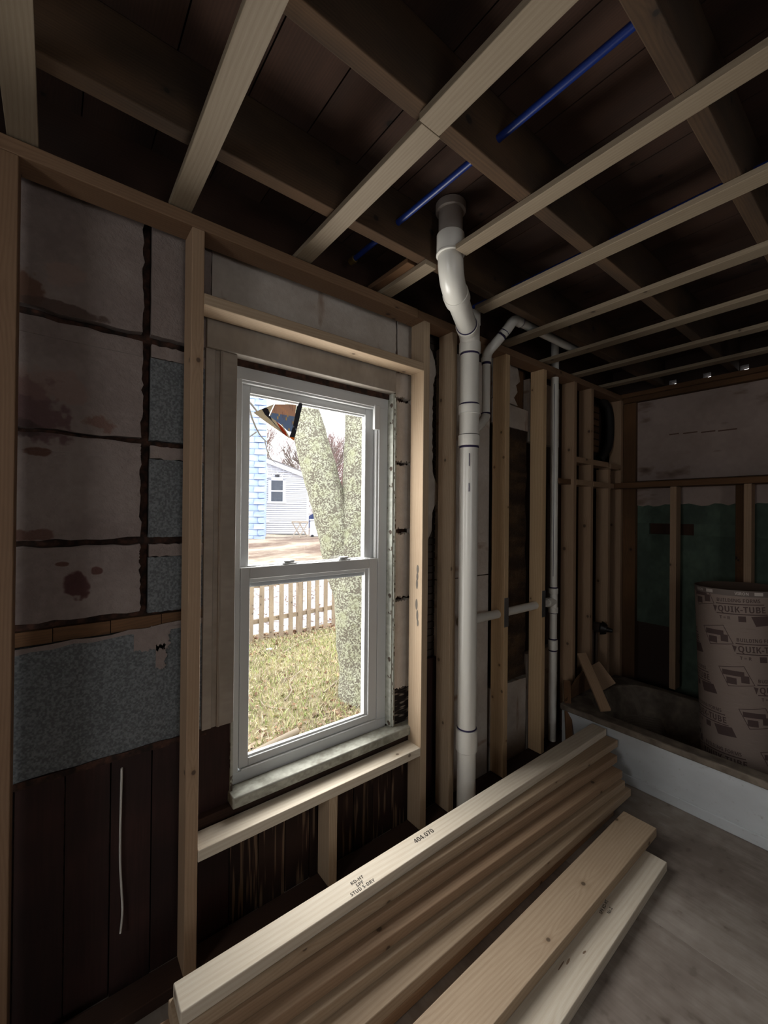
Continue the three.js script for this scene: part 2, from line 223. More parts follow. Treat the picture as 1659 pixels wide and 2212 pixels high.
piece('blocking', bx(2.748, 2.947, 1.85, 1.888, -0.089, 0.002, 0, 0.002), M.pine2, wallF); piece('blocking', bx(2.985, 3.217, 1.85, 1.888, -0.089, 0.002, 0, 0.002), M.pine2, wallF); piece('blocking', bx(3.255, 3.432, 1.845, 1.883, -0.089, 0.002, 0, 0.002), M.pine2, wallF);
piece('blocking', bx(2.56, 2.71, 1.7, 1.735, -0.089, -0.02, 0, 0.002), M.old, wallF); piece('blocking', bx(2.748, 2.947, 1.698, 1.735, -0.089, 0.003, 0, 0.002), M.pine2, wallF); piece('blocking', bx(2.985, 3.217, 1.698, 1.735, -0.089, 0.003, 0, 0.002), M.pine2, wallF); piece('blocking', bx(3.255, 3.432, 1.698, 1.735, -0.089, 0.003, 0, 0.002), M.pine2, wallF);
for (const x of [1.976, 2.354]) piece('nail_plate', bx(x - 0.019, x + 0.019, 0.87, 1.03, 0.0002, 0.0018), M.steel, wallF, 'thin steel nail plate');
piece('rim_board', bx(-1.75, 3.65, 2.43, 2.7, -0.154, -0.11, 0), M.sub, wallF);

// ---------------- window_1
const win = setting('window_1', 'white vinyl double-hung window in view');
{
  const fr = M.vinyl;
  const frame = piece('frame', [bx(0.515, 0.547, 0.455, 2.035, -0.255, -0.158, 1, 0.002), bx(1.196, 1.247, 0.455, 2.035, -0.255, -0.158, 1, 0.002), bx(0.5152, 1.2468, 1.99, 2.04, -0.2548, -0.1565, 0, 0.002), bx(0.5152, 1.2468, 0.455, 0.524, -0.2548, -0.156, 0, 0.003)], fr, win);
  piece('stop', [bx(0.547, 0.556, 1.285, 1.99, -0.186, -0.176, 1), bx(1.186, 1.196, 1.285, 1.99, -0.186, -0.166, 1), bx(0.547, 1.196, 1.982, 1.99, -0.186, -0.164, 0), bx(0.556, 1.19, 0.524, 0.531, -0.175, -0.148, 0, 0.002)], fr, frame);
  piece('balance_cover', bx(1.165, 1.196, 1.885, 2.0, -0.17, -0.152, 1, 0.003), fr, frame, 'raised white balance cover at the top of the jamb');
  piece('blind_stop', [bx(0.547, 0.558, 0.524, 1.99, -0.255, -0.225, 1), bx(1.172, 1.196, 0.524, 1.99, -0.255, -0.225, 1)], fr, frame);
  const up = piece('upper_sash', [bx(0.55, 0.59, 1.252, 1.988, -0.218, -0.19, 1, 0.003), bx(1.138, 1.194, 1.252, 1.988, -0.218, -0.19, 1, 0.003), bx(0.59, 1.138, 1.953, 1.988, -0.218, -0.19, 0, 0.003), bx(0.59, 1.138, 1.252, 1.286, -0.218, -0.19, 0, 0.003), bx(0.584, 0.592, 1.286, 1.953, -0.212, -0.2, 1), bx(0.59, 1.138, 1.946, 1.955, -0.212, -0.2, 0)], fr, win);
  piece('pane', bx(0.588, 1.14, 1.284, 1.955, -0.2065, -0.2045), M.glass, up);
  const lo = piece('lower_sash', [bx(0.549, 0.585, 0.532, 1.283, -0.188, -0.158, 1, 0.003), bx(1.145, 1.193, 0.532, 1.283, -0.188, -0.158, 1, 0.003), bx(0.585, 1.145, 1.238, 1.283, -0.188, -0.158, 0, 0.003), bx(0.585, 1.145, 0.532, 0.562, -0.188, -0.158, 0, 0.003), bx(1.128, 1.146, 0.562, 1.238, -0.182, -0.168, 1, 0.002), bx(0.585, 1.13, 1.222, 1.24, -0.182, -0.17, 0, 0.002), bx(0.585, 1.13, 0.56, 0.57, -0.182, -0.166, 0, 0.002)], fr, win);
  piece('pane', bx(0.583, 1.13, 0.56, 1.225, -0.1765, -0.1745), M.glass, lo);
  piece('spacer_bar', bx(0.585, 1.13, 1.205, 1.222, -0.182, -0.177, 0), std({ color: 0xc4c8ca, metalness: 0.1, roughness: 0.45 }), lo, 'grey metal spacer at the top of the glass');
  for (const x of [0.75, 1.014]) { const l = piece('sash_lock', [bx(x - 0.032, x + 0.032, 1.283, 1.289, -0.187, -0.164, 0, 0.002), bx(x - 0.02, x + 0.026, 1.289, 1.299, -0.186, -0.17, 0, 0.004)], M.vinyl, lo); piece('lever', bx(x - 0.026, x + 0.004, 1.292, 1.298, -0.172, -0.163, 0, 0.002), M.vinyl, l); }
  for (const x of [0.6, 1.15]) piece('tilt_latch', bx(x - 0.018, x + 0.018, 1.283, 1.287, -0.186, -0.174, 0, 0.001), fr, lo);
  const cas = piece('side_casing', [bx(0.404, 0.512, 0.738, 2.06, -0.155, -0.116, 1, 0.003), bx(0.404, 0.436, 0.738, 2.06, -0.118, -0.112, 1, 0.002), bx(0.452, 0.512, 0.738, 2.06, -0.117, -0.109, 1, 0.003), bx(0.456, 0.462, 0.738, 2.06, -0.111, -0.1075, 1, 0.001)], M_trim, win, 'old cream painted side casing, sawn off above a bare patch');
  piece('casing_edge', bx(0.505, 0.5135, 0.47, 0.738, -0.155, -0.118, 1), M_peel, cas, 'splintered painted edge');
  piece('head_casing', bx(0.404, 1.252, 2.06, 2.178, -0.155, -0.102, 0, 0.004), M_trim, win, 'wide cream painted head board');
  piece('head_gap_strip', bx(0.512, 1.25, 2.036, 2.062, -0.2, -0.15, 0), M_rust, win, 'dark brown shim gap under the head board');
  piece('old_jamb', [bx(1.248, 1.262, 0.49, 2.06, -0.26, -0.119, 1, 0.002), bx(1.256, 1.268, 0.49, 2.04, -0.13, -0.113, 1, 0.003)], M_peel, win, 'old jamb with flaking white paint');
  piece('old_jamb', bx(0.5, 0.516, 0.49, 2.06, -0.2, -0.14, 1), M_peel, win);
  piece('stool', [bx(0.5, 1.372, 0.447, 0.488, -0.15, -0.072, 0, 0.006), bx(0.514, 1.248, 0.447, 0.482, -0.2, -0.14, 0)], std({ map: tex(512, 128, (u, v) => { const f = fbm(u, v, 16, 5, 341, 5), g = fbm(u, v, 70, 20, 343, 3); return mix([178, 178, 166], [122, 120, 108], cl(0.4 + (f - 0.5) * 1.5 + (g - 0.5) * 0.8)); }, 0.9, 0.2), roughness: 0.7 }), win, 'weathered greenish window stool, dusty');
  piece('apron', bx(0.39, 1.372, 0.4, 0.4465, -0.15, -0.1, 0, 0.003), M.sub, win);
}
// ---------------- wall_right: end wall behind the tub
const wallR = setting('wall_right', 'end wall behind the tub, drywall over green board, half-height framing');
const dryTex = tex(512, 512, (u, v) => { const f = fbm(u, v, 5, 5, 351, 5), g = fbm(u, v, 40, 40, 353, 3), st = fbm(u, v, 12, 5, 357, 4); let c = mix([178, 160, 152], [154, 136, 128], cl(0.5 + (f - 0.5) * 1.5 + (g - 0.5) * 0.5)); const low = u; if (st > 0.68) c = mix(c, [92, 70, 58], cl((st - 0.68) * 4)); return c; }, 1.1, 1.1);
const M_dry = std({ map: dryTex, roughness: 0.9 });
const M_green = std({ map: tex(512, 512, (u, v) => { const f = fbm(u, v, 7, 9, 361, 5), g = fbm(u, v, 30, 50, 363, 3); return mix([88, 106, 92], [66, 80, 70], cl(0.5 + (f - 0.5) * 1.8 + (g - 0.5) * 0.6)); }, 0.9, 0.9), roughness: 0.85 });
piece('wall_core', [bx(3.54, 3.65, -0.2, 2.438, -0.32, 3.5), bx(3.54, 3.65, 2.49, 2.7, -0.32, 3.5), ...[[-0.32, 0.285], [0.33, 0.49], [0.535, 0.69], [0.735, 3.5]].map(([a, b]) => bx(3.54, 3.65, 2.438, 2.49, a, b))], M.dark, wallR, 'dark outer shell with small gaps of daylight at the top');
piece('drywall', bx(3.5, 3.539, 1.76, 2.36, 0.09, 3.3, 1), M_dry, wallR); piece('drywall', wedgeX(3.5, 3.539, 1.575, 1.745), M_dry, wallR);
function wedgeX(x0, x1, y0, y1) { const s = new THREE.Shape(), n = 60; s.moveTo(0.09, y0); for (let i = 1; i <= n; i++) s.lineTo(0.09 + 2.2 * i / n, y0 + (rnd() - 0.5) * 0.02); s.lineTo(2.29, y1); s.lineTo(0.09, y1); const g = new THREE.ExtrudeGeometry(s, { depth: x1 - x0, bevelEnabled: false }); g.rotateY(-Math.PI / 2); g.translate(x1, 0, 0); return metres(g, 1); }
piece('green_board', [bx(3.51, 3.539, 1.44, 1.6, 0.09, 2.3, 1), bx(3.51, 3.539, 1.36, 1.44, 0.09, 0.17, 1), bx(3.51, 3.539, 1.36, 1.44, 0.45, 2.3, 1), bx(3.51, 3.539, 0.69, 1.36, 0.09, 2.3, 1), bx(3.51, 3.539, 0.0, 0.69, 0.34, 2.3, 1)], M_green, wallR, 'dark green moisture board with a slot cut in it');
for (const [z0, z1, y] of [[0.3, 0.36, 2.082], [0.385, 0.47, 2.078], [0.49, 0.57, 2.07], [0.585, 0.685, 2.066]]) piece('scratch', bx(3.4994, 3.5002, y, y + 0.009, z0, z1, 2), flat(0x6a5248, 0.95), wallR, 'dark scratch in the drywall');
piece('slot_back', bx(3.534, 3.5395, 1.36, 1.44, 0.17, 0.45), M.sub, wallR);
piece('corner_post', bx(3.472, 3.54, 0, 2.36, 0.0, 0.088, 1), M.old, wallR);
const studR = (z, y1 = 1.698) => piece('stud', bx(3.33, 3.419, 0.31, y1, z, z + 0.038, 1, 0.003), M.pine2, wallR);
studR(0.36); studR(0.752); studR(1.15); studR(1.56); piece('stud', bx(3.44, 3.5, 0.31, 1.7, 0.69, 0.735, 1, 0.003), M.old, wallR);  // last piece is a dark strip standing in for the shaded gap
piece('ledge_plate', bx(3.3, 3.42, 1.698, 1.736, 0.003, 2.6, 2, 0.003), M.old, wallR, 'flat ledge board along the end wall');
piece('sill_strip', bx(3.42, 3.5, 1.7, 1.75, 0.003, 2.6, 2, 0.002), M.old, wallR);
piece('beam', [bx(3.47, 3.54, 2.365, 2.43, -0.05, 3.3, 2, 0.003), bx(3.44, 3.48, 2.4, 2.432, -0.02, 3.3, 2, 0.003)], M.old, wallR, 'brown beam along the top of the end wall');
// ---------------- the other two walls (behind the camera) close the room
const wallL = setting('wall_left', 'left wall with studs'); piece('lining', [bx(-1.86, -1.75, -0.2, 2.7, -0.32, 0.82), bx(-1.86, -1.75, -0.2, 2.7, 1.48, 3.5), bx(-1.86, -1.75, -0.2, 0.92, 0.82, 1.48), bx(-1.86, -1.75, 2.08, 2.7, 0.82, 1.48)], M_rust, wallL);
const addedWin3 = setting('window_3', 'unseen window added in the left wall for side light'); { const f = piece('frame', [bx(-1.86, -1.8, 0.92, 2.08, 0.82, 0.85, 1), bx(-1.86, -1.8, 0.92, 2.08, 1.45, 1.48, 1), bx(-1.86, -1.8, 0.92, 0.95, 0.85, 1.45, 2), bx(-1.86, -1.8, 2.05, 2.08, 0.85, 1.45, 2)], M.vinyl, addedWin3); piece('pane', bx(-1.831, -1.829, 0.95, 2.05, 0.85, 1.45), M.glass, f); }
for (let z = 0.3; z < 3.3; z += 0.41) if (z < 0.78 || z > 1.48) piece('stud', bx(-1.75, -1.661, 0, 2.43, z, z + 0.038, 1, 0.003), M.pine2, wallL);
const wallB = setting('wall_back', 'wall behind the camera'); piece('lining', [bx(-1.75, 0.05, -0.2, 2.7, 3.32, 3.5), bx(0.65, 3.65, -0.2, 2.7, 3.32, 3.5), bx(0.05, 0.65, -0.2, 0.92, 3.32, 3.5), bx(0.05, 0.65, 2.08, 2.7, 3.32, 3.5)], M_rust, wallB); for (let x = -1.5; x < 3.4; x += 0.41) if (x < 0 || x > 0.65) piece('stud', bx(x, x + 0.038, 0, 2.43, 3.23, 3.319, 1, 0.003), M.pine2, wallB);
const win2 = setting('window_2', 'small window in the wall behind the camera'); { const f = piece('frame', [bx(0.05, 0.08, 0.92, 2.08, 3.4, 3.46, 1), bx(0.62, 0.65, 0.92, 2.08, 3.4, 3.46, 1), bx(0.08, 0.62, 0.92, 0.95, 3.4, 3.46, 0), bx(0.08, 0.62, 2.05, 2.08, 3.4, 3.46, 0)], M.vinyl, win2); piece('pane', bx(0.08, 0.62, 0.95, 2.05, 3.429, 3.431), M.glass, f); }
// ---------------- ceiling: strapping, old joists, boards above
const ceil = setting('ceiling', 'open ceiling of new strapping under old dark joists');
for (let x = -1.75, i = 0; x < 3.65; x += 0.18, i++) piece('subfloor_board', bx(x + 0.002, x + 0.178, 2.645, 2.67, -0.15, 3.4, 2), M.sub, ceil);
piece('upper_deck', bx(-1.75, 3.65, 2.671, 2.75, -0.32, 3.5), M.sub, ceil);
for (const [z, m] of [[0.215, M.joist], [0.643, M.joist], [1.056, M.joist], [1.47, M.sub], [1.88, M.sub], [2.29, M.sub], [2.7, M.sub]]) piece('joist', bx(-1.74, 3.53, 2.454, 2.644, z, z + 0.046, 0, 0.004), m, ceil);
const strap = (x0, x1, z0, z1, y = 2.433, m = M.strap) => piece('strap', bx(x0, x1, y, y + 0.02, z0, z1, 2, 0.002), m, ceil);
strap(-0.105, -0.042, -0.02, 3.3); strap(-0.52, -0.457, -0.02, 3.3); strap(-0.93, -0.867, -0.02, 3.3); strap(-1.34, -1.277, -0.02, 3.3);
strap(0.266, 0.329, -0.03, 3.3); strap(0.686, 0.75, -0.04, 0.664); strap(0.676, 0.744, 0.6645, 3.3, 2.4335); strap(1.11, 1.168, 0.389, 3.3); strap(1.086, 1.142, -0.06, 0.262); strap(1.05, 1.1, -0.06, 0.2, 2.4535, M.old);
strap(1.505, 1.57, 0.15, 3.3); strap(1.93, 1.995, -0.05, 3.3); strap(2.345, 2.412, -0.05, 3.3); strap(2.735, 2.8, -0.05, 3.3); strap(3.135, 3.2, -0.05, 3.3);

// ================================================================ THINGS
// ---------------- lumber pile
function ink(w, h, txt, size) { return std({ map: canvasTex(256, Math.round(256 * h / w), (c, W, H) => { c.clearRect(0, 0, W, H); c.fillStyle = 'rgba(40,34,30,0.85)'; c.font = `bold ${size}px sans-serif`; c.textAlign = 'center'; c.textBaseline = 'middle'; txt.forEach((s, i) => c.fillText(s, W / 2, H * (i + 0.5) / txt.length)); }), transparent: true, roughness: 0.8 }); }
function stamp(parent, x, y, z, w, h, txt, size, turn = 0) { const g = new THREE.PlaneGeometry(w, h); g.rotateX(-Math.PI / 2); g.rotateY(turn); g.translate(x, y + 0.0004, z); piece('ink_stamp', g, ink(w, h, txt, size), parent, 'printed grade stamp'); }
function lumber(label, x0, x1, zn, zf, w, top, mat, skew = 0) {      // front edge runs from zn (near end) to zf (far end)
  const t = thing('lumber_board', label, 'board', 'new lumber stacked on the floor'), L = Math.hypot(x1 - x0, zf - zn), a = Math.atan2(zf - zn, x1 - x0);
  const g = bx(0, L, -0.038, 0, -w, 0, 0, 0.0035); piece('plank', g, mat, t); t.position.set(x0, top, zn); t.rotation.y = -a; return t;
}
const bA = lumber('topmost long board of the lumber pile, lit by the window', 0.253, 2.499, 0.298, 0.312, 0.084, 0.27, M.spruce);
stamp(bA, 0.55, 0, -0.03, 0.1, 0.05, ['KD-HT', 'SPF', 'STUD S-DRY'], 44); stamp(bA, 0.86, 0, -0.052, 0.1, 0.035, ['404.070'], 70);
lumber('second board from the top of the lumber pile, reaching to the tub', 0.24, 2.499, 0.3, 0.374, 0.089, 0.232, M.pine);
lumber('third board down in the lumber pile', 0.2, 2.41, 0.307, 0.409, 0.089, 0.194, M.pine2);
lumber('fourth board down in the lumber pile', 0.2, 2.354, 0.345, 0.458, 0.089, 0.156, M.pine2);
lumber('fifth board down in the lumber pile, under the fourth', 0.2, 2.338, 0.37, 0.477, 0.089, 0.118, M.pine);
lumber('lowest narrow board of the stepped pile with a pale lit edge', 0.2, 2.36, 0.455, 0.497, 0.089, 0.08, M.pine);
lumber('board hidden on the floor under the stepped pile', 0.2, 2.2, 0.46, 0.48, 0.14, 0.041, M.pine2);
lumber('wide smooth plank lying between the pile and the outermost plank', 0.3, 2.16, 0.682, 0.682, 0.141, 0.077, M.pine);
const bH = lumber('outermost plank flat on the plywood with gouges and stamps', 0.3, 2.037, 0.797, 0.762, 0.14, 0.0385, M.spruce);
stamp(bH, 1.32, 0, -0.07, 0.1, 0.04, ['SPF KD-HT', 'No.2'], 40, 0.1);
{ const m = flat(0x8d7660, 0.9); for (const [x, z, a, b, t, q] of [[1.03, -0.07, 0.014, 0.003, 0.12, m], [1.0, -0.078, 0.022, 0.002, 0.05, m], [1.1, -0.05, 0.009, 0.003, -0.1, m]]) { const g = new THREE.CircleGeometry(1, 12); g.scale(a, b, 1); g.rotateZ(t); g.rotateX(-Math.PI / 2); g.translate(x, 0.0004, z); piece('gouge_mark', g, q, bH); } }
lumber('short plank lying under the wide smooth plank', 0.3, 2.0, 0.6, 0.6, 0.06, 0.0385, M.pine2);
// ---------------- drain stack
{
  const S = thing('drain_stack', 'thick white plastic drain stack with elbow and offset pipe beside the window', 'pipe'), X = 1.562, Z = 0.075, r = 0.0445, H = 0.0515, c = M.pvc;
  const ring = (a, b, rr) => piece('primer_ring', lip(a, b, rr, rr - 0.004), M.primer, S, 'purple primer line');
  piece('pipe', rod([X, 0.001, Z], [X, 0.4, Z], r, 32), c, S); piece('coupling', lip([X, 0.366, Z], [X, 0.468, Z], H, 0.04), c, S); ring([X, 0.469, Z], [X, 0.477, Z], r + 0.0025);
  piece('pipe', rod([X, 0.4, Z], [X, 1.86, Z], r, 32), c, S); ring([X, 1.81, Z], [X, 1.82, Z], r + 0.002);
  for (const [y0, y1] of [[1.72, 1.78], [1.6, 1.64]]) piece('print_line', bx(X - 0.0345, X - 0.0338, y0, y1, Z + 0.029, Z + 0.0325, 1), M.primer, S, 'printed pipe marking');
  const w = piece('wye', [lip([X, 1.82, Z], [X, 1.872, Z], H, 0.03), rod([X, 1.865, Z], [X, 1.985, Z], 0.0465, 32), lip([X, 1.975, Z], [X, 2.016, Z], H, 0.03), tube([[X + 0.02, 1.9, Z], [X + 0.07, 1.925, Z - 0.005], [X + 0.12, 1.955, Z - 0.02], [1.735, 2.0, 0.038]], 0.0235)], c, S); piece('seam_band', lip([X, 1.972, Z], [X, 1.976, Z], H + 0.0005, 0.04), phy({ color: 0xf2f0ea, roughness: 0.2 }), w);
  piece('primer_ring', lip([X, 1.872, Z], [X, 1.875, Z], 0.0485, 0.044), M.primer, w);
  piece('pipe', rod([X, 2.0, Z], [X, 2.29, Z], r, 32), c, S); ring([X, 2.017, Z], [X, 2.024, Z], r + 0.002); ring([X, 2.256, Z], [X, 2.265, Z], r + 0.002);
  const e = Math.hypot(1.147 - X, 0.33 - Z), d = V(1.147 - X, 0, 0.33 - Z).normalize(), at = (t, y) => [X + d.x * t, y, Z + d.z * t], y0 = 2.362;
  piece('sanitary_tee', [lip([X, 2.265, Z], [X, 2.318, Z], H, 0.03), rod([X, 2.31, Z], [X, 2.42, Z], 0.0465, 32), lip([X, 2.4, Z], [X, 2.46, Z], H - 0.002, 0.03), tube([[X, 2.3, Z], at(0.015, 2.335), at(0.05, y0 - 0.002), at(0.09, y0)], 0.0475), lip(at(0.06, y0), at(0.1, y0), H, 0.03)], c, S);
  ring(at(0.1, y0), at(0.107, y0), r + 0.003);
  piece('offset_pipe', rod(at(0.06, y0), at(e - 0.0785, y0 + 0.006), r, 32), c, S);
  const up = [1.147, 0, 0.33];
  piece('elbow', [lip(at(e - 0.1585, y0 + 0.004), at(e - 0.1035, y0 + 0.005), H, 0.03), tube([at(e - 0.1385, y0 + 0.005), at(e - 0.0885, y0 + 0.006), at(e - 0.0435, y0 + 0.018), at(e - 0.0135, y0 + 0.05), [up[0], y0 + 0.1, up[2]], [up[0], y0 + 0.13, up[2]]], 0.0475, 40, 24), lip([up[0], 2.452, up[2]], [up[0], 2.462, up[2]], 0.053, 0.03), lip([up[0], 2.462, up[2]], [up[0], 2.53, up[2]], H, 0.03)], c, S);
  const gray = phy({ color: 0x9a9089, roughness: 0.55 });
  piece('riser', rod([up[0], 2.5, up[2]], [up[0], 2.645, up[2]], r, 32), gray, S, 'dusty grey riser pipe'); piece('ceiling_hub', lip([up[0], 2.615, up[2]], [up[0], 2.6445, up[2]], 0.056, 0.03), gray, S);
  // slim vent glued into the wye
  const vx = 1.735, vz = 0.038, q = 0.0212;
  piece('vent_pipe', rod([vx, 1.99, vz], [vx, 2.3, vz], q, 22), c, S); piece('primer_ring', lip([vx, 2.005, vz], [vx, 2.015, vz], 0.025, 0.02), M.primer, S); piece('primer_ring', lip([vx, 2.262, vz], [vx, 2.274, vz], q + 0.002, 0.02), M.primer, S);
  piece('vent_elbow', [lip([vx, 2.274, vz], [vx, 2.3, vz], 0.0265, 0.02), tube([[vx, 2.29, vz], [vx + 0.004, 2.325, vz + 0.006], [vx + 0.025, 2.365, vz + 0.032], [vx + 0.045, 2.4, vz + 0.055]], 0.0255)], c, S);
  piece('primer_ring', [lip([vx + 0.045, 2.4, vz + 0.055], [vx + 0.048, 2.405, vz + 0.058], 0.026, 0.02), lip([vx + 0.055, 2.42, vz + 0.067], [vx + 0.058, 2.426, vz + 0.07], 0.026, 0.02)], M.primer, S);
  piece('vent_elbow', [tube([[vx + 0.05, 2.41, vz + 0.06], [vx + 0.066, 2.44, vz + 0.08], [vx + 0.085, 2.473, vz + 0.094], [vx + 0.11, 2.488, vz + 0.098], [vx + 0.15, 2.49, vz + 0.098]], 0.0255, 30)], c, S); piece('primer_ring', lip([vx + 0.15, 2.49, vz + 0.098], [vx + 0.155, 2.49, vz + 0.098], 0.0262, 0.02), M.primer, S);
  piece('vent_pipe', rod([vx + 0.12, 2.49, vz + 0.098], [2.46, 2.49, vz + 0.098], q, 22), c, S);
}
{
  const S = thing('waste_riser', 'thin white plastic waste riser standing inside the stud bay', 'pipe'), x = 2.543, z = -0.045, r = 0.024, c = M.pvc;
  piece('pipe', rod([x, 0.0385, z], [x, 2.386, z], r, 24), c, S); piece('pipe', rod([x, 2.428, z], [x, 2.64, z], r, 24), c, S);
  piece('print_line', bx(x - 0.0225, x - 0.0215, 1.1, 2.34, z + 0.01, z + 0.0125, 1), M.primer, S, 'printed pipe marking');
  piece('tee', [lip([x, 0.985, z], [x, 1.02, z], 0.03, 0.02), rod([x, 0.89, z], [x, 1.0, z], 0.027, 24), lip([x, 0.862, z], [x, 0.897, z], 0.03, 0.02), rod([x, 0.936, z], [x - 0.045, 0.936, z], 0.027, 20), lip([x - 0.075, 0.936, z], [x - 0.04, 0.936, z], 0.03, 0.02)], c, S);
  piece('coupling', lip([x, 0.625, z], [x, 0.685, z], 0.0295, 0.02), c, S); for (const y of [1.021, 0.858, 0.688, 0.614]) piece('primer_ring', lip([x, y, z], [x, y + 0.008, z], r + 0.0022, 0.02), M.primer, S);
  piece('branch_pipe', rod([x - 0.06, 0.936, z], [1.64, 0.936, z], r, 24), c, S, 'level branch pipe through the studs');
}
{ // PVC pipe hanging at the right edge of the room
  const S = thing('drop_pipe', 'short white drop pipe under the ceiling at the right edge', 'pipe'); piece('pipe', rod([2.85, 2.28, 0.999], [2.85, 2.64, 0.999], 0.0445, 28), M.pvc, S); piece('coupling', lip([2.85, 2.2, 0.999], [2.85, 2.31, 0.999], 0.0515, 0.03), M.pvc, S);
}
// ---------------- blue water lines
for (const [x, y, z0, z1, lab] of [[0.948, 2.528, -0.02, 2.6, 'blue plastic water line crossing above the drain riser'], [1.635, 2.53, 0.02, 2.6, 'blue plastic water line further right above the strapping']]) { const t = thing('water_line', lab, 'pipe'); piece('pipe', tube([[x, y, z0], [x + 0.002, y, (z0 + z1) / 3], [x - 0.002, y, (z0 + z1) / 1.5], [x, y, z1]], 0.0105, 30, 12), M.pex, t); piece('fitting', lip([x, y, z0 - 0.02], [x, y, z0 + 0.015], 0.014, 0.008), std({ color: 0x8a7440, metalness: 0.8, roughness: 0.4 }), t, 'brass end fitting'); }
// ---------------- white cable end on the dark boards
solo('cable_end', tube([[0.172, 0.693, -0.122], [0.171, 0.6, -0.121], [0.17, 0.5, -0.121], [0.171, 0.4, -0.121], [0.175, 0.32, -0.12], [0.178, 0.25, -0.118], [0.173, 0.19, -0.112]], 0.0032, 30, 8), flat(0xcfcac2, 0.5), 'white cable hanging on the dark boards left of the window', 'cable');
// ---------------- tub valve
{ const t = thing('tub_valve', 'black tub valve body fixed between the far studs', 'valve'); piece('body', rod([3.12, 0.68, -0.06], [3.12, 0.68, 0.0], 0.035, 20), M.dark, t); piece('knob', [rod([3.12, 0.68, 0.0], [3.13, 0.675, 0.035], 0.05, 20, 0.035), rod([3.13, 0.675, 0.035], [3.14, 0.67, 0.07], 0.02, 14, 0.012)], flat(0x15110f, 0.4), t); piece('supply_pipe', [rod([3.09, 0.038, -0.05], [3.09, 0.66, -0.05], 0.011, 12), rod([3.15, 0.038, -0.05], [3.15, 0.66, -0.05], 0.011, 12)], std({ color: 0x6a5a50, metalness: 0.5, roughness: 0.5 }), t); }
// ---------------- dark flexible duct hose in the recess
solo('duct_hose', tube([[3.3, 2.4, -0.1], [3.385, 2.33, -0.08], [3.4, 2.2, -0.07], [3.38, 2.05, -0.07], [3.33, 1.97, -0.08], [3.29, 1.92, -0.1]], 0.03, 30, 12), flat(0x16120f, 0.7), 'dark flexible hose curling in the upper far bay', 'hose');
// ---------------- scraps leaning at the end of the pile
function scrap(label, pts, th, mat, pos, rot) { const s = new THREE.Shape(); pts.forEach(([x, y], i) => (i ? s.lineTo(x, y) : s.moveTo(x, y))); const g = metres(new THREE.ExtrudeGeometry(s, { depth: th, bevelEnabled: false }), 0, rnd(), rnd()); const m = solo('wood_scrap', g, mat, label, 'scrap wood', 'offcuts leaning by the tub'); m.position.set(...pos); m.rotation.set(...rot); return m; }
scrap('triangular plywood offcut propped on the end of the tub rim', [[2.53, 0.326], [2.9, 0.326], [3.0, 0.37], [2.79, 0.475], [2.67, 0.43]], 0.012, M.old, [0, 0, 0.04], [0, 0, 0]);
function lean(label, a, b, w, th, mat) { const t = thing('wood_scrap', label, 'scrap wood', 'offcuts leaning by the tub'), A = V(...a), B = V(...b), y = B.clone().sub(A), L = y.length(); y.normalize(); const n = V(-0.72, 0.25, 0.65), x = new THREE.Vector3().crossVectors(y, n).normalize(), z = new THREE.Vector3().crossVectors(x, y); piece('plank', bx(-w / 2, w / 2, 0, L, -th / 2, th / 2, 1, 0.002), mat, t); t.position.copy(A); t.quaternion.setFromRotationMatrix(new THREE.Matrix4().makeBasis(x, y, z)); }
lean('narrow board offcut leaning across from the tub rim to the studs', [2.56, 0.345, 0.28], [2.77, 0.57, 0.03], 0.058, 0.02, M.pine2);
lean('short strip of wood leaning between the pile and the studs', [2.42, 0.0, 0.14], [2.6, 0.43, 0.02], 0.04, 0.018, M.old);
lean('stubby offcut propped behind the crossing board', [2.9, 0.345, 0.14], [2.9, 0.46, 0.03], 0.13, 0.02, M.pine2);
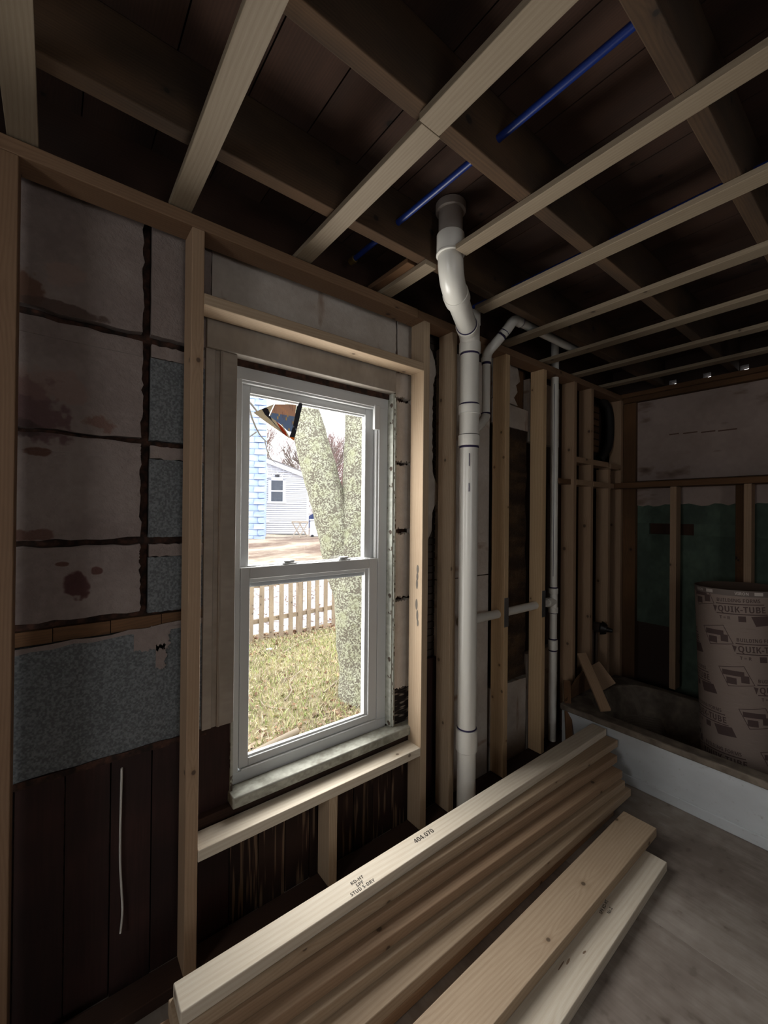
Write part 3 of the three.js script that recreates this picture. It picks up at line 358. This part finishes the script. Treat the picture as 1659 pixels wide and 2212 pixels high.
// ---------------- bathtub
{
  const B = thing('bathtub', 'white enamel bathtub along the end wall, dusty inside', 'bathtub'), X0 = 2.51, X1 = 3.29, Z0 = 0.03, Z1 = 1.56, R = 0.312;
  const en = phy({ map: tex(512, 256, (u, v) => { const f = fbm(u, v, 8, 6, 401, 5), g = fbm(u, v, 60, 40, 403, 3); let c = mix([206, 210, 212], [186, 189, 190], cl(0.5 + (f - 0.5) * 1.2)); if (g > 0.74) c = mix(c, [150, 146, 140], (g - 0.74) * 3); return c; }, 1, 0.5), roughness: 0.3 }), dust = std({ map: tex(256, 256, (u, v) => { const f = fbm(u, v, 10, 10, 411, 5); return mix([128, 116, 102], [88, 78, 68], cl(0.5 + (f - 0.5) * 2)); }, 0.5, 0.5), roughness: 0.85 });
  piece('apron', [bx(X0 + 0.012, X0 + 0.03, 0, R - 0.03, Z0, Z1, 2, 0.004), bx(X0 + 0.004, X0 + 0.022, 0.0, 0.055, Z0, Z1, 2, 0.006)], en, B);
  // rim plate with the basin opening
  const sh = new THREE.Shape(); const rr = (s, x0, x1, y0, y1, r) => { s.moveTo(x0 + r, y0); s.lineTo(x1 - r, y0); s.absarc(x1 - r, y0 + r, r, -Math.PI / 2, 0); s.lineTo(x1, y1 - r); s.absarc(x1 - r, y1 - r, r, 0, Math.PI / 2); s.lineTo(x0 + r, y1); s.absarc(x0 + r, y1 - r, r, Math.PI / 2, Math.PI); s.lineTo(x0, y0 + r); s.absarc(x0 + r, y0 + r, r, Math.PI, 1.5 * Math.PI); };
  rr(sh, X0, X1, -Z1, -Z0, 0.01); const ho = new THREE.Path(); rr(ho, X0 + 0.07, X1 - 0.05, -Z1 + 0.1, -Z0 - 0.08, 0.22); sh.holes.push(ho);
  const rg = new THREE.ExtrudeGeometry(sh, { depth: 0.02, bevelEnabled: true, bevelSize: 0.008, bevelThickness: 0.008, bevelSegments: 3, curveSegments: 16 }); rg.rotateX(-Math.PI / 2); rg.translate(0, R - 0.028, 0); piece('rim', metres(rg, 2), dust, B, 'dusty rim');
  // basin: stacked rounded outlines
  const outline = (x0, x1, z0, z1, r, y) => { const s = new THREE.Shape(); rr(s, x0, x1, z0, z1, r); return s.getSpacedPoints(96).map((p) => [p.x, y, p.y]); };
  const L = [[0.07, 0.05, 0.08, 0.1, 0.22, R], [0.085, 0.062, 0.1, 0.12, 0.21, R - 0.04], [0.12, 0.1, 0.16, 0.16, 0.18, 0.14], [0.15, 0.13, 0.22, 0.2, 0.16, 0.07], [0.2, 0.18, 0.3, 0.26, 0.12, 0.05]].map(([a, b, c, d, r, y]) => outline(X0 + a, X1 - b, Z0 + c, Z1 - d, r, y));
  const pos = [], idx = []; L.forEach((o) => o.forEach((p) => pos.push(...p))); const n = L[0].length; for (let k = 0; k < L.length - 1; k++) for (let i = 0; i < n - 1; i++) { const a = k * n + i; idx.push(a, a + n, a + 1, a + 1, a + n, a + n + 1); }
  pos.push((X0 + X1) / 2, 0.048, (Z0 + Z1) / 2); const ct = L.length * n; for (let i = 0; i < n - 1; i++) idx.push((L.length - 1) * n + i, ct, (L.length - 1) * n + i + 1);
  const bg = new THREE.BufferGeometry(); bg.setAttribute('position', new THREE.Float32BufferAttribute(pos, 3)); bg.setIndex(idx); bg.computeVertexNormals(); piece('basin', metres(bg, 2), dust, B);
  piece('end_panel', [bx(X0 + 0.02, X1, 0, R - 0.03, Z0, Z0 + 0.012, 0), bx(X0 + 0.02, X1, 0, R - 0.03, Z1 - 0.012, Z1, 0), bx(X1 - 0.012, X1, 0, R - 0.03, Z0, Z1, 2)], en, B);
}
// ---------------- cardboard form tube standing in the tub
{
  const t = thing('form_tube', 'large printed cardboard concrete form tube standing in the bathtub', 'tube'), R = 0.2, Ht = 1.055;
  const print = canvasTex(2048, 1600, (c, W, H) => {
    c.fillStyle = '#8a7a70'; c.fillRect(0, 0, W, H); const r = rand(5); for (let i = 0; i < 2600; i++) { c.fillStyle = `rgba(${r() < 0.5 ? '90,72,62' : '196,182,170'},${0.04 + r() * 0.06})`; c.fillRect(r() * W, r() * H, 4 + r() * 60, 2 + r() * 5); }
    const per = W / 3, step = 303;
    for (let row = -1; row < 7; row++) for (let k = -2; k < 4; k++) {
      const x = k * per + row * 130, y = 70 + row * step; c.save(); c.translate(x, y); c.rotate(-0.04); c.fillStyle = '#4e3d3a';
      c.font = 'bold 38px sans-serif'; c.fillText('BUILDING FORMS', 6, 30, 300); c.fillRect(0, 42, 330, 8); c.font = 'bold 66px sans-serif'; c.fillText('QUIK-TUBE', 10, 110, 330); c.beginPath(); c.moveTo(-26, 62); c.lineTo(6, 70); c.lineTo(-10, 118); c.fill(); c.fillRect(0, 120, 350, 8); c.font = 'bold 34px sans-serif'; c.fillText('T = R', 20, 168); c.fillRect(150, 138, 50, 44); c.beginPath(); c.moveTo(235, 138); c.lineTo(372, 130); c.lineTo(400, 200); c.lineTo(262, 214); c.fill();
      c.translate(430, -60); c.strokeStyle = '#4e3d3a'; c.lineWidth = 5; c.beginPath(); c.moveTo(0, 30); c.lineTo(176, 0); c.lineTo(236, 140); c.lineTo(60, 170); c.closePath(); c.stroke(); c.fillRect(24, 44, 150, 40); c.fillRect(50, 100, 70, 50); c.fillRect(150, 74, 54, 56); c.restore();
    }
    c.fillStyle = '#6e625c'; c.fillRect(0, 0, W, 46); c.fillStyle = '#b9aea6'; for (let k = 0; k < 6; k++) { c.font = 'bold 30px sans-serif'; c.fillText('VIRON', 120 + k * 350, 34); c.fillRect(250 + k * 350, 10, 60, 26); }
  }); print.wrapS = THREE.RepeatWrapping;
  const g = new THREE.CylinderGeometry(R, R, Ht, 64, 1, true); g.translate(0, Ht / 2, 0); const gi = new THREE.CylinderGeometry(R - 0.006, R - 0.006, Ht, 64, 1, true); gi.translate(0, Ht / 2, 0); const rg = new THREE.RingGeometry(R - 0.006, R, 64); rg.rotateX(-Math.PI / 2); rg.translate(0, Ht, 0);
  piece('wall', g, std({ map: print, roughness: 0.8 }), t); piece('inner_wall', [gi, rg], std({ color: 0x5d4c40, side: THREE.DoubleSide, roughness: 0.9 }), t);
  t.position.set(3.005, 0.053, 0.835); t.rotation.set(0.0, 2.3, 0); const q = new THREE.Quaternion().setFromAxisAngle(V(1, 0, -0.1).normalize(), -0.035); t.quaternion.premultiply(q);
}
// ---------------- torn leaflet taped inside the upper pane
{
  const t = thing('torn_leaflet', 'torn folded paper leaflet hanging inside the upper window pane', 'paper'), z = -0.196;
  const LEAF = { sheet: [[0.693, 1.929], [0.786, 1.943], [0.782, 1.889], [0.772, 1.827], [0.750, 1.827], [0.722, 1.848], [0.670, 1.877]], flap: [[0.604, 1.881], [0.689, 1.929], [0.675, 1.897], [0.668, 1.879], [0.703, 1.858], [0.733, 1.839], [0.751, 1.817], [0.759, 1.798], [0.722, 1.817], [0.659, 1.850]], strip: [[0.788, 1.932], [0.806, 1.962], [0.815, 1.947], [0.797, 1.870], [0.777, 1.791], [0.757, 1.803], [0.772, 1.848]] };
  const poly = (pts, dz) => { const s = new THREE.Shape(); pts.forEach(([x, y], i) => (i ? s.lineTo(x, y) : s.moveTo(x, y))); const g = new THREE.ExtrudeGeometry(s, { depth: 0.0004, bevelEnabled: false }); const uv = g.attributes.uv, p = g.attributes.position; for (let i = 0; i < p.count; i++) uv.setXY(i, (p.getX(i) - 0.6) / 0.22, (p.getY(i) - 1.78) / 0.2); g.translate(0, 0, z + dz); return g; };
  const pr = canvasTex(512, 480, (c) => { const g = c.createLinearGradient(0, 0, 0, 0); c.fillStyle = '#c8ac9a'; c.fillRect(0, 0, 512, 480); c.fillStyle = '#d8b690'; for (let i = 0; i < 30; i++) c.fillRect((i * 53) % 512, 60 + (i * 37) % 120, 8, 26); c.fillStyle = '#8c9cb2'; c.fillRect(0, 210, 512, 160); c.fillStyle = '#c8b48c'; for (let i = 0; i < 26; i++) c.fillRect((i * 71) % 512, 190 + (i * 29) % 170, 14, 30); c.fillStyle = '#947464'; for (let i = 0; i < 50; i++) c.fillRect((i * 97) % 512, (i * 61) % 480, 3, 60); });
  const dk = canvasTex(512, 480, (c) => { c.fillStyle = '#3a3d48'; c.fillRect(0, 0, 512, 480); c.fillStyle = '#c98a3c'; c.fillRect(0, 420, 512, 60); c.fillStyle = '#9aa0a8'; for (let i = 0; i < 30; i++) c.fillRect((i * 61) % 512, (i * 47) % 400, 10, 16); });
  const cr = canvasTex(512, 480, (c) => { c.fillStyle = '#cfc6b4'; c.fillRect(0, 0, 512, 480); c.fillStyle = '#3c3c46'; c.beginPath(); c.moveTo(60, 150); c.lineTo(150, 180); c.lineTo(190, 290); c.lineTo(120, 240); c.fill(); c.fillStyle = '#b4562a'; c.beginPath(); c.moveTo(200, 240); c.lineTo(330, 380); c.lineTo(360, 460); c.lineTo(300, 400); c.fill(); c.fillStyle = '#6a6a6a'; for (let i = 0; i < 14; i++) c.fillRect(150 + i * 12, 250 + i * 11, 8, 14); });
  const pm = (map) => phy({ map, roughness: 0.8, transmission: 0.25, thickness: 0, side: THREE.DoubleSide });
  piece('printed_sheet', poly(LEAF.sheet, 0), pm(pr), t);
  piece('folded_flap', poly(LEAF.flap, 0.001), pm(cr), t, 'folded-over pale edge');
  piece('folded_strip', poly(LEAF.strip, 0.0014), pm(dk), t, 'dark printed folded strip');
}

// ================================================================ OUTSIDE
const gy = (x, z) => { const d = Math.hypot(x, z - 1.4); return -0.5 + 0.8 * ss(9, 20, d) + 0.05 * Math.sin(x * 1.3) * Math.cos(z * 1.1); };
function ground(name, label, x0, x1, z0, z1, nx, nz, mat, dy = 0) { const g = new THREE.PlaneGeometry(x1 - x0, z1 - z0, nx, nz); g.rotateX(-Math.PI / 2); g.translate((x0 + x1) / 2, 0, (z0 + z1) / 2); const p = g.attributes.position; for (let i = 0; i < p.count; i++) p.setY(i, gy(p.getX(i), p.getZ(i)) + dy); g.computeVertexNormals(); const m = piece(name, metres(g, 0, 0, 0), mat, scene); m.userData = { kind: 'structure', label, category: 'ground' }; }
const soil = tex(512, 512, (u, v) => { const f = fbm(u, v, 6, 6, 501, 5), g = fbm(u, v, 50, 50, 503, 3); return mix([186, 174, 136], [138, 124, 96], cl(0.5 + (f - 0.5) * 1.6 + (g - 0.5) * 1.4)); }, 2, 2);
const gravel = tex(512, 512, (u, v) => { const f = fbm(u, v, 5, 5, 511, 4), g = fbm(u, v, 90, 40, 513, 2), k = fbm(u, v, 24, 16, 517, 3); let c = mix([206, 204, 206], [170, 166, 164], cl(0.5 + (f - 0.5) + (g - 0.5))); if (k > 0.62) c = mix(c, [112, 94, 84], cl((k - 0.62) * 6)); return c; }, 2, 2);
const dirt = tex(512, 512, (u, v) => { const f = fbm(u, v, 4, 9, 521, 5), g = fbm(u, v, 40, 60, 523, 3); let c = mix([196, 182, 160], [120, 98, 84], cl(0.5 + (f - 0.5) * 2.6 + (g - 0.5) * 0.7)); return c; }, 9, 9);
ground('lawn', 'yellowed winter lawn below the window', -6, 9, -5.35, -0.33, 60, 24, std({ map: soil, roughness: 1 }));
ground('gravel_yard', 'pale gravel beyond the picket fence', -8, 16, -10.5, -5.3, 60, 24, std({ map: gravel, roughness: 1 }), 0.0);
ground('dirt_yard', 'brown dirt and dead leaves in front of the neighbouring houses', -30, 60, -70, -10.4, 90, 60, std({ map: dirt, roughness: 1 }), 0.0);
// grass and leaf litter
function scatter(name, label, geo, mat, n, place, cols) { const im = new THREE.InstancedMesh(geo, mat, n), d = new THREE.Object3D(), r = rand(n + 3), c = new THREE.Color(); for (let i = 0; i < n; i++) { place(d, r); d.updateMatrix(); im.setMatrixAt(i, d.matrix); const q = cols[Math.floor(r() * cols.length)], k = 0.8 + r() * 0.4; c.setRGB(q[0] * k, q[1] * k, q[2] * k, THREE.SRGBColorSpace); im.setColorAt(i, c); } im.name = name; im.castShadow = im.receiveShadow = true; im.userData = { kind: 'stuff', label, category: 'ground cover' }; scene.add(im); }
{
  const b = new THREE.BufferGeometry(); b.setAttribute('position', new THREE.Float32BufferAttribute([-0.0028, 0, 0, 0.0028, 0, 0, -0.002, 0.03, 0.008, 0.002, 0.03, 0.008, 0, 0.05, 0.03], 3)); b.setIndex([0, 1, 2, 1, 3, 2, 2, 3, 4]); b.computeVertexNormals();
  scatter('grass', 'thin yellow green winter grass', b, std({ color: 0xffffff, roughness: 0.9, side: THREE.DoubleSide }), 46000, (d, r) => { const x = 0.6 + r() * 5.2, z = -0.9 - r() * 4.0; d.position.set(x, gy(x, z) - 0.004, z); d.rotation.set((r() - 0.5) * 1.5, r() * 6.28, (r() - 0.5) * 0.8); const s = 0.6 + r() * 0.9; d.scale.set(s * 1.3, s, s); }, [[0.84, 0.8, 0.62], [0.78, 0.78, 0.56], [0.68, 0.72, 0.46], [0.88, 0.84, 0.7], [0.62, 0.7, 0.42], [0.9, 0.85, 0.74], [0.8, 0.74, 0.64]]);
  const l = new THREE.BufferGeometry(); l.setAttribute('position', new THREE.Float32BufferAttribute([-0.022, 0, 0, 0, 0.008, -0.034, 0.022, 0.002, 0, 0, 0.01, 0.034], 3)); l.setIndex([0, 2, 1, 0, 3, 2]); l.computeVertexNormals();
  scatter('leaf_litter', 'dead brown leaves on the lawn and along the fence', l, std({ color: 0xffffff, roughness: 0.9, side: THREE.DoubleSide }), 5200, (d, r) => { const k = r(); let x = 0.6 + r() * 5.2, z; if (k < 0.35) z = -5.2 + r() * r() * 1.3; else if (k < 0.5) { z = -1.75 - r() * r() * 0.6; x = 0.6 + r() * 2; } else z = -1.6 - r() * 3.6; if (k > 0.9) { z = -5.3 - r() * 4; x += r() * 3; } d.position.set(x, gy(x, z) + 0.012, z); d.rotation.set((r() - 0.5) * 1.2, r() * 6.28, (r() - 0.5) * 1.2); const s = 0.4 + r() * 0.8; d.scale.set(s, s, s); }, [[0.6, 0.46, 0.36], [0.68, 0.56, 0.46], [0.5, 0.36, 0.28], [0.72, 0.64, 0.54]]);
}
{ // fallen sticks
  const st = [[[[1.95, -2.75], [2.1, -2.9], [2.2, -3.15], [2.45, -3.35]], 0.009, 'forked pale twig lying in the middle of the lawn'], [[[1.9, -2.55], [1.75, -2.75], [1.75, -2.95]], 0.007, 'short bent twig beside the forked one'], [[[2.35, -2.62], [2.75, -2.85], [2.95, -3.05]], 0.01, 'pale stick by the foot of the tree trunk'], [[[2.55, -4.1], [3.0, -4.4], [3.6, -4.55]], 0.01, 'long stick lying near the fence'], [[[1.3, -1.95], [1.5, -2.0], [1.75, -2.05]], 0.03, 'pale split branch lying close under the window']];
  for (const [pts, r, lab] of st) solo('stick', tube(pts.map(([x, z]) => [x, gy(x, z) + r + 0.012, z]), r, 14, 7), flat(0xb3a48e, 0.95), lab, 'stick', 'fallen sticks on the lawn');
  solo('paper_scrap', bx(2.42, 2.5, -0.49, -0.47, -4.4, -4.34, 0, 0.008), flat(0xf0f0ee, 0.8), 'small white scrap lying on the lawn near the fence', 'litter');
}
// ---------------- picket fence
{
  const F = thing('picket_fence', 'weathered wooden picket fence across the lawn', 'fence'), zf = (x) => -4.9 - (x - 2.4) * 0.11;
  for (let k = -16; k < 24; k++) { const x = 2.37 + k * 0.176, z = zf(x), y0 = gy(x, z) + 0.02, g = bx(-0.038, 0.038, 0, 1.02 + (h2(k + 20, 1, 3) - 0.5) * 0.05, 0, 0.02, 1, 0.002); const m = piece('picket', g, M.fence, F); m.position.set(x, y0, z + 0.01); m.rotation.set(0, 0.11, (h2(k + 20, 2, 5) - 0.5) * 0.03); }
  for (const y of [-0.2, 0.36]) { const m = piece('rail', bx(-2.95, 4.2, -0.035, 0.035, -0.04, 0, 0, 0.003), M.fence, F); m.position.set(2.37, y, zf(2.37)); m.rotation.y = 0.11; }
  for (const x of [-0.5, 1.4, 3.3, 5.2]) piece('post', bx(x - 0.045, x + 0.045, gy(x, zf(x)) - 0.1, 0.62, zf(x) - 0.14, zf(x) - 0.05, 1, 0.004), M.fence, F);
}
// ---------------- trees
function limb(pts, rad, seg, rs, noise = 0, seed = 1) {              // swept tapering limb
  const c = new THREE.CatmullRomCurve3(pts.map((p) => V(...p))), pos = [], idx = [], uv = [], fr = c.computeFrenetFrames(seg, false); let len = 0, prev = c.getPoint(0);
  for (let i = 0; i <= seg; i++) { const t = i / seg, P = c.getPoint(t); len += P.distanceTo(prev); prev = P; const k = t * (rad.length - 1), a = Math.floor(Math.min(k, rad.length - 2)), R = rad[a] + (rad[a + 1] - rad[a]) * (k - a); for (let j = 0; j <= rs; j++) { const th = j / rs * Math.PI * 2, r = R * (1 + noise * (fbm(j / rs, t, 8, 24, seed, 3) - 0.5)); const q = P.clone().addScaledVector(fr.normals[i], Math.cos(th) * r).addScaledVector(fr.binormals[i], Math.sin(th) * r); pos.push(q.x, q.y, q.z); uv.push(len, j / rs * R * 6.283); } }
  for (let i = 0; i < seg; i++) for (let j = 0; j < rs; j++) { const a = i * (rs + 1) + j, b = a + rs + 1; idx.push(a, a + 1, b, a + 1, b + 1, b); }
  const g = new THREE.BufferGeometry(); g.setAttribute('position', new THREE.Float32BufferAttribute(pos, 3)); g.setAttribute('uv', new THREE.Float32BufferAttribute(uv, 2)); g.setIndex(idx); g.computeVertexNormals(); return g;
}
{
  const lichen = tex(512, 512, (u, v) => { const f = fbm(u, v, 9, 9, 601, 4), g = fbm(u, v, 80, 80, 603, 3), m = ss(0.36, 0.62, g * 0.8 + f * 0.2); let c = mix([128, 122, 108], [206, 208, 184], m); return mix(c, [170, 174, 132], cl((f - 0.45) * 2.4) * 0.55); }, 0.9, 0.9);
  const bark = std({ map: lichen, roughness: 1, bumpMap: lichen, bumpScale: 0.012 }), T1 = thing('lichen_tree', 'forked tree trunk covered in pale green lichen just outside', 'tree');
  piece('trunk', limb([[2.72, -0.62, -2.28], [2.68, -0.2, -2.34], [2.65, 0.4, -2.42], [2.7, 1.0, -2.5], [2.76, 1.6, -2.54], [2.8, 2.4, -2.56], [2.82, 3.6, -2.6], [2.9, 5.4, -2.7]], [0.34, 0.26, 0.255, 0.25, 0.225, 0.21, 0.2, 0.16], 60, 28, 0.18, 5), bark, T1);
  piece('leaning_limb', limb([[2.66, 0.25, -2.44], [2.6, 0.8, -2.56], [2.5, 1.4, -2.7], [2.4, 2.0, -2.86], [2.3, 2.6, -3.02], [2.18, 3.3, -3.2], [1.9, 4.6, -3.5]], [0.17, 0.22, 0.21, 0.2, 0.185, 0.17, 0.12], 50, 24, 0.16, 9), bark, T1);
  const tw = flat(0x7d766b, 0.95); piece('twig', mergeGeometries([limb([[1.95, 4.4, -3.4], [1.9, 3.6, -3.8], [2.0, 3.0, -4.1], [2.25, 2.6, -4.3], [2.5, 2.45, -4.4]], [0.03, 0.02, 0.015, 0.01, 0.004], 16, 6), limb([[2.0, 3.0, -4.1], [2.3, 2.8, -4.2], [2.6, 2.9, -4.3]], [0.014, 0.009, 0.004], 10, 6), limb([[2.2, 2.62, -4.28], [2.05, 2.5, -4.3], [1.9, 2.42, -4.3]], [0.01, 0.008, 0.004], 10, 6), limb([[2.35, 2.52, -4.35], [2.4, 2.3, -4.3], [2.5, 2.2, -4.3]], [0.009, 0.007, 0.003], 10, 6)]), tw, T1);
}
function stick(a, b, r, seg, r2) { const A = V(...a), B = V(...b), d = B.clone().sub(A), g = new THREE.CylinderGeometry(r2, r, d.length(), seg, 1, true); g.applyQuaternion(new THREE.Quaternion().setFromUnitVectors(V(0, 1, 0), d.normalize())); g.translate((a[0] + b[0]) / 2, (a[1] + b[1]) / 2, (a[2] + b[2]) / 2); return g; }
function bareTree(name, label, x, z, H, seed, col) {
  const r = rand(seed), parts = [], T0 = thing(name, label, 'tree', 'bare trees behind the houses');
  const grow = (p, dir, len, rad, lev) => { const e = p.clone().addScaledVector(dir, len); parts.push(stick(p.toArray(), e.toArray(), rad, lev > 3 ? 3 : 5, rad * 0.7)); if (lev >= 7 || rad < 0.005) return; const n = lev === 0 ? 4 : 2 + (r() < 0.55 ? 1 : 0); for (let i = 0; i < n; i++) { const d = dir.clone().add(V((r() - 0.5) * 1.25, (r() - 0.25) * 0.7, (r() - 0.5) * 1.25)).normalize(); grow(i ? p.clone().lerp(e, 0.55 + r() * 0.45) : e, d, len * (0.62 + r() * 0.25), rad * (0.6 + r() * 0.12), lev + 1); } };
  const y = gy(x, z) - 0.1; grow(V(x, y, z), V((r() - 0.5) * 0.1, 1, (r() - 0.5) * 0.1).normalize(), H * 0.22, H * 0.02, 0);
  piece('branches', mergeGeometries(parts.map((g) => { g.deleteAttribute('uv'); return g; })), flat(col, 1), T0);
}
const bt = [[17.4, -29.5, 11, 'bare tree with a thick trunk seen between the two limbs'], [12.0, -34.5, 11, 'bare tree rising behind the ridge of the white cottage'], [21.6, -37.5, 13, 'bare reddish tree behind the first one'], [19.2, -46, 13, 'bare tree far behind the cottage roof'], [12.6, -42, 13, 'bare tree close beside the blue building'], [27.5, -43, 13, 'bare tree at the right end of the row'], [26.5, -57, 14, 'bare tree furthest back in the row']];
bt.forEach(([x, z, H, lab], i) => bareTree('bare_tree', lab, x, z, H, 31 + i * 7, [0x7c7068, 0x8a746c, 0x8f7470][i % 3]));
{ const r = rand(77), parts = []; for (let i = 0; i < 7000; i++) { const a = (19 + r() * 20) * Math.PI / 180, d = 68 + r() * 14, x = d * Math.sin(a), z = 1.4 - d * Math.cos(a), y = 0.3 + Math.pow(r(), 1.3) * 15, q = r() * 6.28, L = 0.8 + r() * 2, s = 0.5 + r() * 0.6; parts.push(stick([x, y, z], [x + Math.cos(q) * L * 0.55, y + L * s, z + Math.sin(q) * L * 0.55], 0.022 + r() * 0.016, 3, 0.01)); } const m = piece('bare_brush', mergeGeometries(parts), flat(0x9a8280, 1), scene); m.userData = { kind: 'stuff', label: 'pinkish tangle of bare brush behind the houses', category: 'brush' }; }
// ---------------- neighbouring blue block building
{
  const B = thing('block_building', 'tall pale blue rock-faced block building at the left of the view', 'building'), bm = [0xb4c6e6, 0xbccdea, 0xacbfe0].map((c) => flat(c, 0.9)), ca = [7.62, 0.2, -17.1], u = V(-0.9, 0, -0.44);
  const o = new THREE.Object3D(); o.position.set(...ca); o.rotation.y = Math.atan2(0.44, -0.9) + Math.PI; B.position.set(...ca); B.rotation.y = -0.44;
  piece('wall', bx(-8.4, -0.06, -0.6, 8.6, -2.2, -0.06), flat(0xa9bcdc, 0.95), B);
  const shapes = [0, 1, 2].map((k) => { const g = new THREE.BoxGeometry(0.78, 0.265, 0.1, 5, 3, 1), p = g.attributes.position; for (let i = 0; i < p.count; i++) if (p.getZ(i) > 0.02 && Math.abs(p.getX(i)) < 0.3 && Math.abs(p.getY(i)) < 0.1) p.setZ(i, 0.05 + h2(i, k, 9) * 0.035); g.computeVertexNormals(); return g; });
  const quoin = [0, 1].map((k) => { const g = new THREE.BoxGeometry(0.5 - k * 0.18, 0.25, 0.16, 4, 3, 1), p = g.attributes.position; for (let i = 0; i < p.count; i++) if (p.getZ(i) > 0.02) p.setZ(i, 0.06 + h2(i, k, 19) * 0.07); g.computeVertexNormals(); return g; });
  for (let c = 0; c < 30; c++) { const y = 0.1 + c * 0.285, w = 0.5 - (c % 2) * 0.18; const q = piece('quoin', quoin[c % 2], bm[(c * 2) % 3], B); q.position.set(-w / 2, y, -0.03); for (let k = 0; k < 10; k++) { const m = piece('block', shapes[(c + k) % 3], bm[(c + 2 * k) % 3], B); m.position.set(-w - 0.4 - k * 0.8, y, -0.05); } }
  piece('base_course', bx(-8.5, 0.04, -0.6, -0.05, -2, 0.1, 0, 0.02), bm[0], B);
}
// ---------------- white cottage
{
  const Cc = thing('cottage', 'white clapboard cottage with a small window', 'building'), w = flat(0xe9e9ec, 0.7), dk = flat(0x5a6068, 0.3); Cc.position.set(9.0, 0.1, -20.85); Cc.rotation.y = -0.445;
  const W = 2.42, top = (x) => 4.42 - x * 0.36;
  for (let k = 0; k < 34; k++) { const y = 0.25 + k * 0.118; let x1 = W; if (y + 0.11 > top(W) - 0.1) x1 = Math.min(W, (4.3 - y) / 0.36); if (x1 < -0.4) break; piece('clapboard', bx(-0.5, x1, y, y + 0.094, -0.03, 0.03, 0), w, Cc); }
  piece('wall', bx(-0.5, W - 0.02, -0.4, 3.4, -2.4, -0.03), flat(0x9a9ca4, 0.9), Cc); piece('foundation', bx(-0.5, W, -0.5, 0.25, -2.4, 0.01), flat(0x8d8d88, 0.95), Cc); piece('corner_board', bx(W - 0.02, W + 0.1, 0.2, 3.5, -0.1, 0.05, 1), w, Cc);  // grey wall shows between the clapboards as their shadow lines, put in as colour
  const rf = piece('roof', bx(-0.7, 2.75, 0, 0.1, -2.4, 0.22), flat(0x8a8684, 0.9), Cc); rf.rotation.z = -Math.atan(0.36); rf.position.set(0, 4.42, 0); const rk = piece('rake_board', bx(-0.7, 2.75, -0.2, 0.02, 0.2, 0.26, 0), w, Cc); rk.rotation.z = -Math.atan(0.36); rk.position.set(0, 4.42, 0);
  const wn = piece('window', [bx(0.3, 0.46, 1.95, 3.35, 0.02, 0.09), bx(1.08, 1.24, 1.95, 3.35, 0.02, 0.09), bx(0.3, 1.24, 3.2, 3.36, 0.02, 0.09), bx(0.26, 1.28, 1.92, 2.04, 0.02, 0.12), bx(0.46, 1.08, 2.58, 2.66, 0.02, 0.07)], w, Cc); piece('pane', bx(0.46, 1.08, 2.04, 2.58, 0.03, 0.045), dk, wn); piece('pane', bx(0.46, 1.08, 2.66, 3.2, 0.03, 0.045), dk, wn); piece('meter_box', bx(0.2, 0.38, 0.85, 1.02, 0.02, 0.1, 0, 0.01), w, Cc); piece('lamp', bx(0.66, 0.9, 3.4, 3.52, 0.02, 0.12, 0, 0.02), flat(0x4a4a4c, 0.7), Cc);
}
{ // parked car behind the cottage corner
  const K = thing('parked_car', 'dark blue car parked behind the cottage corner', 'car'); K.position.set(14.9, 0.27, -25.2); K.rotation.y = -0.9; const s = new THREE.Shape(); [[0, 0.25], [4.2, 0.25], [4.3, 0.75], [3.6, 0.95], [2.9, 1.45], [1.1, 1.48], [0.3, 1.0], [0, 0.9]].forEach(([x, y], i) => (i ? s.lineTo(x, y) : s.moveTo(x, y)));
  const g = new THREE.ExtrudeGeometry(s, { depth: 1.6, bevelEnabled: true, bevelSize: 0.06, bevelThickness: 0.06, bevelSegments: 2 }); g.translate(-0.6, 0, -0.8); piece('body', g, phy({ color: 0x24356b, roughness: 0.25, clearcoat: 1 }), K); piece('window_band', bx(0.5, 2.3, 1.0, 1.36, -0.87, 0.87, 0, 0.03), flat(0xaab2bb, 0.2), K); for (const [x, z] of [[0.2, -0.82], [0.2, 0.82], [2.7, -0.82], [2.7, 0.82]]) piece('wheel', rod([x, 0.33, z - 0.09], [x, 0.33, z + 0.09], 0.32, 20), flat(0x18181a, 0.8), K);
}
{ // saw horse and bin in front of the cottage
  const H = thing('saw_horse', 'small wooden saw horse in front of the cottage', 'saw horse'), m = flat(0xb5aa9c, 0.9); H.position.set(9.5, 0.3, -17.35); H.rotation.y = -0.44; piece('top_beam', bx(-0.4, 0.42, 0.72, 0.8, -0.06, 0.06, 0, 0.006), m, H); for (const x of [-0.15, 0.18]) { piece('leg', rod([x - 0.22, 0, 0.15], [x + 0.22, 0.74, 0], 0.03, 6), m, H); piece('leg', rod([x + 0.22, 0, -0.1], [x - 0.22, 0.74, 0], 0.03, 6), m, H); }
  const b = thing('white_bin', 'white plastic bin beside the saw horse', 'bin'); b.position.set(10.36, 0.3, -17.25); b.rotation.y = -0.44; piece('body', bx(-0.32, 0.32, 0.02, 0.82, -0.28, 0.28, 1, 0.08), flat(0xe4e6ea, 0.6), b); piece('lid', bx(-0.34, 0.34, 0.82, 0.9, -0.3, 0.3, 0, 0.03), flat(0xd6d8de, 0.6), b); for (const x of [-0.2, 0.2]) piece('wheel', rod([x, 0.07, 0.28], [x, 0.07, 0.34], 0.07, 14), flat(0x2c2c30, 0.8), b);
}
renderer.render(scene, camera);
